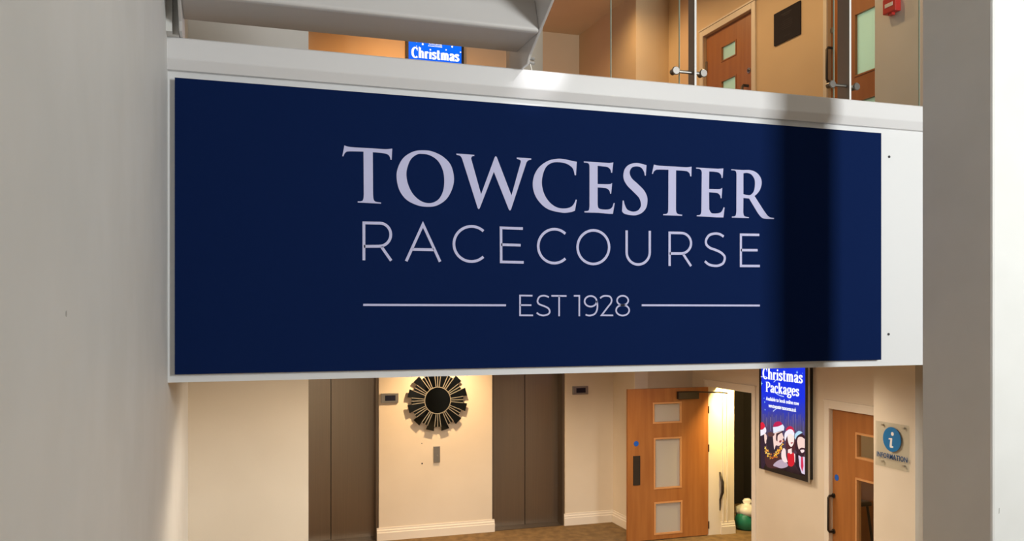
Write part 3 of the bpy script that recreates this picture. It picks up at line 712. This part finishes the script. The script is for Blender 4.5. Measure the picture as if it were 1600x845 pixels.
MB().prism(arc(mcx, mcz, R0, R0, 0, 354, 59), PY(0), yf0, YLIFT - 0.046).build('centre_mirror', M['smoke'], mir)

for (u0, u1, v0, v1, lab) in ((595, 622, 614, 629, 'lift floor indicator left of the sunburst mirror'), (894, 918, 603, 616, 'lift floor indicator right of the second lift')):
    y0 = YLIFT; xm = (X(u0, y0) + X(u1, y0)) / 2; um = (u0 + u1) / 2
    r = root('floor_indicator', (xm, y0, Z(um, v1, y0)), lab, 'indicator', 'lift floor indicators')
    a0, a1, b0, b1 = X(u0, y0), X(u1, y0), Z(um, v1, y0), Z(um, v0, y0)
    MB().box(a0, a1, y0 - 0.03, y0, b0, b1).build('bezel', M['plate'], r, bevel=0.004)
    MB().box(a0 + (a1 - a0) * 0.22, a1 - (a1 - a0) * 0.18, y0 - 0.032, y0 - 0.029, b0 + (b1 - b0) * 0.22, b1 - (b1 - b0) * 0.22).build('display', mat('indicator_display', (0.012, 0.014, 0.03), 0.2), r)
y0 = YLIFT
r = root('call_button', (X(682, y0), y0, Z(682, 722, y0)), 'steel lift call button plate below the sunburst mirror', 'call button')
MB().box(X(677, y0), X(687, y0), y0 - 0.022, y0, Z(682, 722, y0), Z(682, 697, y0)).build('plate', M['plate'], r, bevel=0.003)
disc(MB(), PY(y0), X(683, y0), Z(683, 711, y0), 0.011, -0.027, -0.022).build('button', M['chrome'], r)
wl = scene.objects['wall_lift']
for u, v, rr in ((659, 692.5, 0.007), (659.5, 724, 0.011)):
    disc(MB(), PY(YLIFT), X(u, YLIFT), Z(u, v, YLIFT), rr, -0.002, 0).build('wall_plug', M['hole'], wl)

# ================================================================== SCREENS
BLUE, BLUE2, WHITE = lin(15, 40, 235), lin(55, 80, 225), (1.0, 1.0, 1.0)
XT = XR - 0.085
tvy0, tvy1 = Y(1262, XT), Y(1186, XT)
tvz0 = Z(1186, 731, tvy1); tvz1 = tvz0 + (tvy1 - tvy0) * 1.72
tv = root('display_screen', (XR, (tvy0 + tvy1) / 2, tvz0), 'tall portrait advertising screen on the wall beside the doorway', 'screen', 'advertising screens')
MB().box(XT + 0.004, XT + 0.022, tvy0 - 0.012, tvy1 + 0.004, tvz0 - 0.006, tvz1 + 0.006).build('casing', M['silver'], tv, bevel=0.002)
MB().box(XT + 0.022, XR, tvy0 + 0.02, tvy1 - 0.02, tvz0 + 0.02, tvz1 - 0.02).build('back_housing', M['black'], tv)
wall('bezel', PX(XT), tvy0, tvy1, tvz0, tvz1, 0.006, [(Y(1258, XT), Y(1189.5, XT), tvz0 + 0.055, tvz1 - 0.03)], M['black'], tv, None)
sc_a0, sc_a1 = Y(1258, XT), Y(1189.5, XT)
scr = MB().box(XT + 0.001, XT + 0.005, sc_a0, sc_a1, tvz0 + 0.055, tvz1 - 0.03).build('screen', screen_mat('lower_screen_picture',
      [(0.0, lin(40, 24, 26)), (0.14, lin(82, 58, 66)), (0.34, lin(80, 72, 110)), (0.47, lin(45, 60, 190)), (0.58, lin(22, 50, 230)), (1.0, lin(20, 55, 240))], 1.0, 0, 1), tv)

# bold display serif, drawn with a broad pen; unit x-height 0.5, cap 0.72
def pen(th, tk): return lambda t: th + (tk - th) * abs(t.y) ** 1.6
CV = lambda pts: smooth_run([(p[0], p[1], 1) for p in pts], False)
def bar(x0, x1, y): return ('h', x0, x1, y)
GL = {
 'C': (0.56, [arc(0.31, 0.36, 0.23, 0.36, 48, 312, 26)], [('v', 0.47, 0.5, 0.72)]),
 'P': (0.52, [[(0.13, 0.0), (0.13, 0.72)], CV([(0.13, 0.70), (0.30, 0.70), (0.42, 0.60), (0.42, 0.46), (0.30, 0.34), (0.13, 0.34)])], [bar(0.02, 0.26, 0.015), bar(0.02, 0.2, 0.705)]),
 'h': (0.50, [[(0.12, 0), (0.12, 0.76)], CV([(0.12, 0.36), (0.22, 0.48), (0.32, 0.46), (0.36, 0.34), (0.36, 0.0)])], [bar(0.02, 0.22, 0.015), bar(0.27, 0.46, 0.015), bar(0.03, 0.13, 0.745)]),
 'r': (0.37, [[(0.12, 0), (0.12, 0.5)], CV([(0.12, 0.34), (0.2, 0.46), (0.29, 0.48)])], [bar(0.02, 0.24, 0.015), bar(0.03, 0.13, 0.485), ('d', 0.29, 0.43, 0.055)]),
 'i': (0.26, [[(0.12, 0), (0.12, 0.5)]], [bar(0.02, 0.23, 0.015), bar(0.03, 0.13, 0.485), ('d', 0.12, 0.66, 0.065)]),
 's': (0.37, [CV([(0.29, 0.38), (0.25, 0.46), (0.17, 0.485), (0.08, 0.43), (0.08, 0.34), (0.17, 0.27), (0.26, 0.21), (0.29, 0.12), (0.22, 0.03), (0.13, 0.015), (0.05, 0.1)])], [('v', 0.30, 0.35, 0.5), ('v', 0.05, 0.0, 0.15)]),
 't': (0.34, [CV([(0.15, 0.66), (0.14, 0.4), (0.14, 0.12), (0.19, 0.02), (0.29, 0.06)])], [bar(0.02, 0.30, 0.48)]),
 'm': (0.74, [[(0.12, 0), (0.12, 0.5)], CV([(0.12, 0.36), (0.22, 0.48), (0.31, 0.46), (0.35, 0.34), (0.35, 0.0)]), CV([(0.35, 0.36), (0.45, 0.48), (0.54, 0.46), (0.58, 0.34), (0.58, 0.0)])], [bar(0.02, 0.22, 0.015), bar(0.26, 0.44, 0.015), bar(0.49, 0.69, 0.015), bar(0.03, 0.13, 0.485)]),
 'a': (0.46, [CV([(0.09, 0.38), (0.14, 0.47), (0.24, 0.48), (0.32, 0.40), (0.32, 0.25), (0.32, 0.08), (0.38, 0.02), (0.44, 0.04)]), CV([(0.32, 0.28), (0.18, 0.24), (0.09, 0.14), (0.12, 0.04), (0.2, 0.02), (0.32, 0.12)])], [('d', 0.10, 0.37, 0.05)]),
 'c': (0.42, [arc(0.23, 0.25, 0.17, 0.24, 50, 318, 20)], [('d', 0.33, 0.39, 0.055)]),
 'k': (0.50, [[(0.12, 0), (0.12, 0.76)], [(0.13, 0.22), (0.38, 0.48)], [(0.21, 0.30), (0.40, 0.01)]], [bar(0.02, 0.22, 0.015), bar(0.30, 0.49, 0.015), bar(0.28, 0.46, 0.485), bar(0.03, 0.13, 0.745)]),
 'g': (0.46, [arc(0.21, 0.33, 0.14, 0.16, 0, 360, 20), CV([(0.13, 0.18), (0.09, 0.10), (0.18, 0.05), (0.32, 0.03), (0.38, -0.07), (0.30, -0.18), (0.16, -0.19), (0.07, -0.12), (0.12, -0.01), (0.2, 0.04)])], [('d', 0.40, 0.47, 0.05), bar(0.30, 0.42, 0.46)]),
 'e': (0.43, [CV([(0.07, 0.27), (0.36, 0.27)]), CV([(0.35, 0.27), (0.33, 0.42), (0.22, 0.485), (0.10, 0.40), (0.07, 0.25), (0.11, 0.08), (0.22, 0.015), (0.37, 0.10)])], []),
}
def serif_word(word, width, xh, fn, tk=0.15, th=0.055):
    """one mesh per word, starting at local 0,0; width sets the total advance, xh the em height"""
    adv = sum(GL[c][0] for c in word); kx = width / adv; x = 0.0; mb = MB()
    for c in word:
        a, strokes, extra = GL[c]
        f2 = lambda p, q, d, x=x: fn((x + p) * kx, q * xh, d)
        for s in strokes: ribbon(mb, s, 0, f2, 0.001, False, pen(th, tk))
        for e in extra:
            if e[0] == 'h': ribbon(mb, [(e[1], e[3]), (e[2], e[3])], 0.04, f2, 0.001)
            elif e[0] == 'v': ribbon(mb, [(e[1], e[2]), (e[1], e[3])], 0.045, f2, 0.001)
            else: ribbon(mb, arc(e[1], e[2], e[3] / 2, e[3] / 2, 0, 360, 10), e[3], f2, 0.001, True)
        x += a
    return mb
# on the lower screen: text reads from the far edge (large y) towards the viewer, so local x maps to -y
def tvp(u, v, lift=0.0):
    y = Y(u, XT); return (y, Z(u, v, y))
yL, zL = tvp(1191.5, 591); yRr, _ = tvp(1254.5, 597)
white_e = emit_mat('white', WHITE, 1.15)
serif_word('Christmas', yL - yRr, 0.178, lambda p, q, d: (XT - 0.001 - d, yL - p, zL + q)).build('caption', white_e, scr)
yL2, zL2 = tvp(1196.5, 611.5); yR2, _ = tvp(1249, 618)
serif_word('Packages', yL2 - yR2, 0.165, lambda p, q, d: (XT - 0.001 - d, yL2 - p, zL2 + q)).build('caption', white_e, scr)
def tv_text(s, u0, u1, vc, size):
    me = text_mesh(s, size, offset=0.0012)
    xs = [v.co.x for v in me.vertices]; wd = max(xs) - min(xs)
    ya, za = tvp(u0, vc[0]); yb, zb_ = tvp(u1, vc[1]); k = (ya - yb) / wd; ym_ = (ya + yb) / 2; zm_ = (za + zb_) / 2
    place_flat(me, 'caption', white_e, scr, lambda p, q, d: (XT - 0.0015 - d, ym_ - p * k, zm_ + q))
tv_text('Available to book online now', 1197, 1248.5, (622, 631), 0.062)
tv_text('www.towcester-racecourse.co.uk', 1201, 1244, (633, 641), 0.066)
# picture at the foot of the lower screen, traced as flat coloured shapes
def pic(name, pts, col, k=1.0, lift=0.001, c0=(1180, 650, 7.68)):
    lp = [tvp(c0[0] + p[0] / c0[2], c0[1] + p[1] / c0[2]) for p in smooth_run(pts, True)]
    me = outline_mesh(name, [lp], 0.0006)
    place_flat(me, name, emit_mat(name, col, k), scr, lambda a, b, d: (XT - lift + d, a, b))
Q = lambda *p: [(p[i], p[i + 1], 1) for i in range(0, len(p), 2)]
SKIN = lin(250, 215, 205)
import random
rnd = random.Random(4)
for k in range(26):                                    # glitter curtain behind the party
    u = 1190.5 + k * 2.62 + rnd.uniform(-.6, .6); v0_ = rnd.uniform(640, 652) + (u - 1190) * .09; v1_ = v0_ + rnd.uniform(14, 34)
    ya_, za_ = tvp(u, v0_); yb_, zb2 = tvp(u, v1_)
    wv = rnd.uniform(.003, .008)
    MB().box(XT - 0.0009, XT - 0.0004, ya_ - wv, ya_ + wv, zb2, za_).build('glitter_strand', emit_mat('glitter', rnd.choice([lin(95, 90, 150), lin(120, 110, 150), lin(80, 80, 140)]), 1.0), scr)
HATR, HATP, BRIM = lin(225, 30, 60), lin(190, 30, 85), lin(248, 240, 252)
pic('dark_jacket', Q(68, 215, 112, 225, 130, 330, 128, 450, 118, 590, 72, 600), lin(48, 30, 48), lift=0.0010)
pic('face', Q(112, 205, 138, 235, 140, 300, 122, 330, 112, 280), SKIN, lift=0.0013)
pic('santa_hat', [(66, 80), (90, 72, 1), (112, 100, 1), (122, 140), (66, 165)], HATR, lift=0.0014)
pic('hat_brim', [(64, 165), (95, 158, 1), (122, 132, 1), (134, 180, 1), (112, 215, 1), (66, 238)], BRIM, lift=0.0018)
pic('dark_jacket', Q(135, 290, 165, 235, 205, 225, 240, 330, 262, 400, 225, 445, 170, 425, 140, 350), lin(45, 34, 48), lift=0.0014)
pic('dark_jacket', Q(118, 480, 200, 520, 300, 480, 330, 560, 300, 620, 150, 610), lin(75, 40, 42), lift=0.0012)
for k in range(70):                                    # gold tinsel scarf
    t = rnd.random(); cxp = 118 + 222 * t; cyp = 395 + 175 * t - 270 * t * t + 60 * math.sin(math.pi * t) + rnd.uniform(-34, 44)
    r_ = rnd.uniform(7, 16); a_ = rnd.uniform(0, 3)
    pic('gold_tinsel', [(cxp + r_ * math.cos(a_ + q * 2.1), cyp + r_ * math.sin(a_ + q * 2.1)) for q in range(3)], rnd.choice([lin(255, 190, 60), lin(240, 140, 40), lin(255, 215, 110), lin(205, 105, 40)]), lift=0.0017 + 0.000005 * k)
pic('face', [(212, 215), (255, 195, 1), (318, 182), (336, 235, 1), (345, 262, 1), (330, 275, 1), (332, 300, 1), (318, 330, 1), (285, 356, 1), (250, 350, 1), (232, 400, 1), (222, 330, 1)], SKIN, lift=0.0023)
pic('hair', Q(148, 205, 185, 190, 228, 205, 232, 225, 205, 245, 165, 240), lin(95, 60, 60), lift=0.0024)
pic('hair', [(255, 208), (330, 180), (338, 192), (292, 215, 1), (272, 240, 1), (268, 300, 1), (252, 280, 1)], lin(60, 32, 45), lift=0.0025)
pic('smile', Q(290, 298, 318, 288, 314, 312, 296, 318), lin(150, 60, 70), lift=0.0026)
pic('santa_hat', [(218, 128), (228, 90, 1), (260, 66, 1), (305, 68, 1), (330, 100), (280, 122, 1)], HATP, lift=0.0024)
pic('hat_brim', [(216, 132), (280, 122, 1), (330, 98), (350, 130, 1), (345, 172), (290, 182, 1), (222, 205)], lin(235, 240, 255), lift=0.0028)
pic('shirt', Q(218, 590, 250, 550, 310, 520, 370, 545, 392, 600, 320, 625, 260, 610), lin(190, 168, 185), lift=0.0020)
pic('hair', [(372, 300), (385, 250, 1), (460, 240, 1), (482, 300, 1), (478, 400, 1), (440, 440, 1), (395, 410, 1), (368, 370, 1)], lin(85, 38, 45), lift=0.0019)
pic('bare_arm', [(316, 430), (340, 385, 1), (365, 405, 1), (372, 480, 1), (392, 550), (350, 552, 1), (318, 500, 1)], lin(255, 228, 225), lift=0.0021)
pic('bare_arm', [(395, 400), (440, 385), (445, 440, 1), (480, 460, 1), (480, 560), (440, 470, 1), (395, 450)], lin(255, 225, 220), lift=0.0020)
pic('red_dress', [(385, 450), (410, 440, 1), (430, 455, 1), (465, 440, 1), (472, 560, 1), (440, 605, 1), (398, 590)], lin(215, 25, 45), lift=0.0022)
pic('face', [(388, 225), (430, 205, 1), (466, 235, 1), (468, 300, 1), (455, 345, 1), (435, 368, 1), (410, 345, 1), (394, 290, 1)], lin(255, 235, 228), lift=0.0024)
pic('smile', Q(428, 318, 455, 312, 448, 328, 434, 330), lin(190, 90, 95), lift=0.0026)
pic('santa_hat', [(368, 175), (385, 135, 1), (425, 120, 1), (460, 145, 1), (475, 195), (430, 160, 1)], lin(205, 30, 75), lift=0.0025)
pic('hat_brim', [(352, 265), (360, 200, 1), (405, 160, 1), (450, 165, 1), (474, 210), (468, 240), (430, 212, 1), (395, 225, 1), (375, 265, 1), (362, 300)], BRIM, lift=0.0028)
pic('dark_jacket', [(478, 470), (515, 430), (560, 490), (597, 500), (597, 700), (525, 660), (480, 580)], lin(38, 22, 36), lift=0.0018)
pic('shirt', [(520, 470), (560, 485), (597, 490), (597, 700), (560, 685), (532, 600)], lin(225, 208, 230), lift=0.0021)
pic('tie', [(553, 490), (574, 490), (582, 600), (566, 665), (550, 600)], lin(215, 45, 85), lift=0.0024)
pic('hair', [(482, 400), (488, 280, 1), (510, 230, 1), (550, 212, 1), (597, 235), (597, 450), (565, 490, 1), (520, 460, 1)], lin(55, 26, 40), lift=0.0022)
pic('face', [(505, 300), (520, 255, 1), (560, 250, 1), (597, 275), (597, 388), (560, 380, 1), (530, 400, 1), (515, 360, 1)], SKIN, lift=0.0026)
pic('moustache', [(532, 392), (560, 378, 1), (597, 384), (597, 400), (560, 394, 1), (540, 412)], lin(60, 25, 40), lift=0.0029)
pic('smile', Q(545, 408, 585, 402, 590, 425, 562, 440), lin(250, 225, 225), lift=0.0030)
pic('hat_brim', [(476, 265), (482, 215, 1), (525, 178, 1), (572, 195), (545, 212, 1), (505, 240, 1), (486, 280)], lin(185, 225, 248), lift=0.0031)
# sparkles and light trails over the blue
for (u, v, r_) in ((1189.8, 599, 2.0), (1245.5, 581.5, 1.6), (1195, 628, 0.9), (1195.5, 640, 0.9), (1194, 622, 0.6), (1254, 583, 0.5)):
    y_, z_ = tvp(u, v); kk = Y(u, XT) / F_PX * 1.35
    pts = []
    for i in range(8):
        rr = r_ * kk * (1.5 if i % 2 == 0 else 0.5); pts.append((y_ + rr * math.cos(i * math.pi / 4), z_ + rr * math.sin(i * math.pi / 4)))
    if not (sc_a0 < y_ - r_ * kk * 1.6 and y_ + r_ * kk * 1.6 < sc_a1): pts = [(max(sc_a0 + .002, min(sc_a1 - .002, p)), q) for p, q in pts]
    MB().prism(pts, PX(XT), -0.0012, -0.0006).build('sparkle', emit_mat('sparkle', lin(170, 230, 255), 1.1), scr)
for pts in (((1189, 588.5), (1196, 588.5), (1201, 591)), ((1209, 597), (1212, 594), (1215, 592.5)), ((1211, 613), (1217, 617), (1225, 619.5)), ((1208, 642.5), (1212, 639), (1215, 637.5))):
    ribbon(MB(), CV([tvp(*p) for p in pts]), 0.010, lambda a, b, d: (XT - 0.0008 - d, a, b), 0.0004).build('light_trail', emit_mat('trail', lin(200, 215, 255), 1.0), scr)

# upper floor screen
YT = YB - 0.08
ux0, ux1 = X(635, YT), X(724, YT)
uz1 = Z(680, 44, YT); uz0 = uz1 - (ux1 - ux0) * 1.72
tu = root('display_screen', ((ux0 + ux1) / 2, YB - 0.004, uz0), 'upper floor screen glowing blue between stair tread and trim', 'screen', 'advertising screens')
MB().box(ux0 - 0.004, ux1 + 0.010, YT + 0.006, YB - 0.004, uz0, uz1).build('casing', M['black'], tu, bevel=0.004)
sa0, sa1 = X(638.5, YT), X(721, YT)
wall('bezel', PY(YT), ux0, ux1, uz0, uz1, 0.006, [(sa0, sa1, uz0 + 0.03, uz1 - 0.03)], M['black'], tu, None)
su = MB().box(sa0, sa1, YT + 0.001, YT + 0.005, uz0 + 0.03, uz1 - 0.03).build('screen', screen_mat('upper_screen_picture', [(0.0, lin(20, 60, 200)), (0.6, lin(0, 95, 250)), (1.0, lin(5, 120, 255))], 1.05, 0, 1), tu)
white_u = emit_mat('white_upper', (1.0, 1.0, 1.0), 1.25)
xw0 = X(643, YT); xw1 = X(717.5, YT); zw0 = Z(643, 90, YT); zw1 = Z(717.5, 95.3, YT)
serif_word('Christmas', xw1 - xw0, 0.185, lambda p, q, d: (xw0 + p, YT - 0.001 - d, (zw0 + zw1) / 2 + q), 0.19, 0.085).build('caption', white_u, su)
for vv, sz, s in ((69.3, 0.038, 'TOWCESTER'), (72.6, 0.016, 'RACECOURSE')):
    me = text_mesh(s, sz, offset=0.0008); xs = [v.co.x for v in me.vertices]; k = (X(691, YT) - X(669.5, YT)) / (max(xs) - min(xs)); xm_ = X(680, YT); zm_ = Z(680, vv, YT)
    place_flat(me, 'caption', white_u, su, lambda p, q, d: (xm_ + p * k, YT - 0.0015 - d, zm_ + q))
for (u, v, r_) in ((651, 65, .011), (660.5, 69, .014), (706.5, 73, .013), (697, 78, .010), (719.5, 81.5, .010), (651, 72, .006), (655, 73.5, .006)):
    disc(MB(), PY(YT), X(u, YT), Z(u, v, YT), r_, -0.0016, -0.0008, 10).build('snowflake', white_u, su)

# ================================================================== WALL SIGNS
# information sign on the ground floor pillar
XI = XPL - 0.016
ip = lambda p: (lambda u, v: (Y(u, XI), Z(u, v, Y(u, XI))))(1360 + p[0] / 8.457, 650 + p[1] / 8.457)
iy0, iy1 = ip((508, 0))[0], ip((65, 0))[0]
iz1 = ip((285, 92))[1]; iz0 = ip((285, 690))[1]
inf = root('information_sign', (XPL, (iy0 + iy1) / 2, iz0), 'clear acrylic information sign with blue i disc on the pillar', 'sign')
MB().box(XI, XI + 0.005, iy0, iy1, iz0, iz1).build('acrylic_plate', M['acrylic'], inf)
cy_, cz_ = ip((284, 308)); rd = (ip((163, 0))[0] - ip((405, 0))[0]) / 2
rdz = (ip((284, 150))[1] - ip((284, 470))[1]) / 2; rd = (rd + rdz) / 2
bd = MB().prism(arc(cy_, cz_, rd, rd, 0, 350, 35), PX(XI), -0.001, 0).build('blue_disc', M['blue'], inf)
disc(MB(), PX(XI), ip((292, 235))[0], ip((292, 235))[1], rd * 0.155, -0.002, -0.001).build('letter_dot', M['whitev'], bd)
ish = [(-.27, .16), (.06, .20), (.13, .16), (.08, -.36, 1), (.10, -.44, 1), (.24, -.46), (.22, -.58), (.02, -.60, 1), (-.14, -.56, 1), (-.16, -.40), (-.08, .06), (-.27, .04)]
me = outline_mesh('letter_stem', [[(p, q) for p, q in smooth_run(ish, True)]], 0.001)
cyi, czi = ip((275, 320))
place_flat(me, 'letter_stem', M['whitev'], bd, lambda p, q, d: (XI - 0.0015 + d, cyi - p * rd, czi + q * rd))
me = text_mesh('INFORMATION', 0.07, 1.05, 0.0012); xs = [v.co.x for v in me.vertices]
ya, yb = ip((85, 0))[0], ip((488, 0))[0]; kx = (ya - yb) / (max(xs) - min(xs)); zi_ = (ip((100, 505))[1] + ip((470, 580))[1]) / 2
place_flat(me, 'lettering', M['bluetext'], inf, lambda p, q, d: (XI - 0.001 + d, (ya + yb) / 2 - p * kx, zi_ + q * 0.95))
for a in (iy0 + (iy1 - iy0) * .15, iy1 - (iy1 - iy0) * .22):
    for z in (iz1 - 0.03, iz0 + 0.045):
        MB().tube([(XPL, a, z), (XI - 0.006, a, z)], 0.0095, 10).build('standoff', M['chrome'], inf)

# red call point on the upper pillar
cp0 = on_x(1398, 8, XPU)
cpn = root('fire_alarm_call_point', (XPU, cp0[1], cp0[2] - 0.05), 'small red break glass call point on the upper pillar', 'call point')
ya, yb = Y(1408, XPU), Y(1388, XPU); za, zb_ = Z(1398, 21, cp0[1]), Z(1398, -3, cp0[1])
MB().box(XPU - 0.055, XPU, ya, yb, za, zb_).build('housing', M['red'], cpn, bevel=0.006)
MB().box(XPU - 0.058, XPU - 0.054, ya + (yb - ya) * .2, yb - (yb - ya) * .2, za + (zb_ - za) * .38, za + (zb_ - za) * .62).build('glass_insert', M['whitev'], cpn)
MB().box(XPU - 0.045, XPU - 0.015, ya + (yb - ya) * .35, ya + (yb - ya) * .65, za - 0.018, za + 0.002).build('key_slot', M['red'], cpn)

# dark plaque on the upper wall
pq0, pq1 = Y(1252, XU), Y(1211, XU); pz0, pz1 = Z(1211, 72.5, pq1), Z(1211, 23, pq1)
pl = root('wall_plaque', (XU, (pq0 + pq1) / 2, pz0), 'dark square plaque on the upper wall beside the door', 'plaque')
MB().box(XU - 0.015, XU, pq0, pq1, pz0, pz1).build('plate', M['plaque'], pl)
for f0, wd, h in ((.84, .40, .035), (.79, .30, .02), (.62, .35, .012), (.56, .45, .012), (.50, .40, .012), (.44, .45, .012), (.38, .36, .012), (.14, .30, .012)):
    ym_ = (pq0 + pq1) / 2; hw = (pq1 - pq0) * wd / 2; z = pz0 + (pz1 - pz0) * f0
    MB().box(XU - 0.016, XU - 0.0149, ym_ - hw, ym_ + hw, z, z + (pz1 - pz0) * h).build('text_line', M['plaquetext'], pl)

# ================================================================== BAG AND STOOL
tb = HC / ((826 - HORIZON) / F_PX); ab = (1168 - 800) / F_PX
bx, by = tb * (S + ab * C), tb * (C - ab * S)
bag = root('carrier_bag', (bx, by, 0), 'knotted white and green plastic bag on the floor inside the open doorway', 'bag')
def blob(name, m, rings, parent):
    mb = MB(); n = 14; v0 = 0
    for k, (z, r, wob) in enumerate(rings):
        for i in range(n):
            a = 2 * math.pi * i / n
            rr = r * (1 + wob * math.sin(3 * a + k) + wob * 0.6 * math.sin(5 * a - 2 * k))
            mb.v.append((bx + rr * math.cos(a), by + rr * 0.85 * math.sin(a), z))
    for k in range(len(rings) - 1):
        for i in range(n):
            j = (i + 1) % n; mb.f.append((k * n + i, k * n + j, (k + 1) * n + j, (k + 1) * n + i))
    mb.f.append(tuple(range(n))[::-1]); mb.f.append(tuple(range((len(rings) - 1) * n, len(rings) * n)))
    return mb.build(name, m, parent, smooth=True)
blob('lower_bag', M['bagg'], [(0.0, .13, .02), (.03, .17, .04), (.12, .19, .06), (.20, .17, .08), (.25, .14, .08)], bag)
blob('upper_bag', M['bagw'], [(.20, .15, .08), (.25, .175, .10), (.30, .16, .12), (.34, .11, .15), (.36, .05, .2), (.40, .07, .3), (.43, .03, .3)], bag)

sxx, syy = 7.15, 8.72
sto = root('bar_stool', (sxx, syy, 0), 'dark bar stool seen through the closed door panes', 'stool')
MB().box(sxx - .19, sxx + .19, syy - .19, syy + .19, 0.74, 0.79).build('seat', M['black'], sto, bevel=0.015)
MB().box(sxx - .18, sxx + .18, syy + .17, syy + .20, 0.92, 1.16).build('backrest', M['black'], sto, bevel=0.012)
for ax in (-1, 1):
    for ay in (-1, 1):
        MB().tube([(sxx + ax * .22, syy + ay * .22, 0), (sxx + ax * .15, syy + ay * .15, 0.74)], 0.016, 8).build('leg', M['black'], sto)
    MB().tube([(sxx + ax * .15, syy + .17, 0.76), (sxx + ax * .15, syy + .185, 0.95)], 0.012, 8).build('back_post', M['black'], sto)
    MB().tube([(sxx + ax * .20, syy - .20, 0.25), (sxx + ax * .20, syy + .20, 0.25)], 0.010, 8).build('footrest', M['black'], sto)
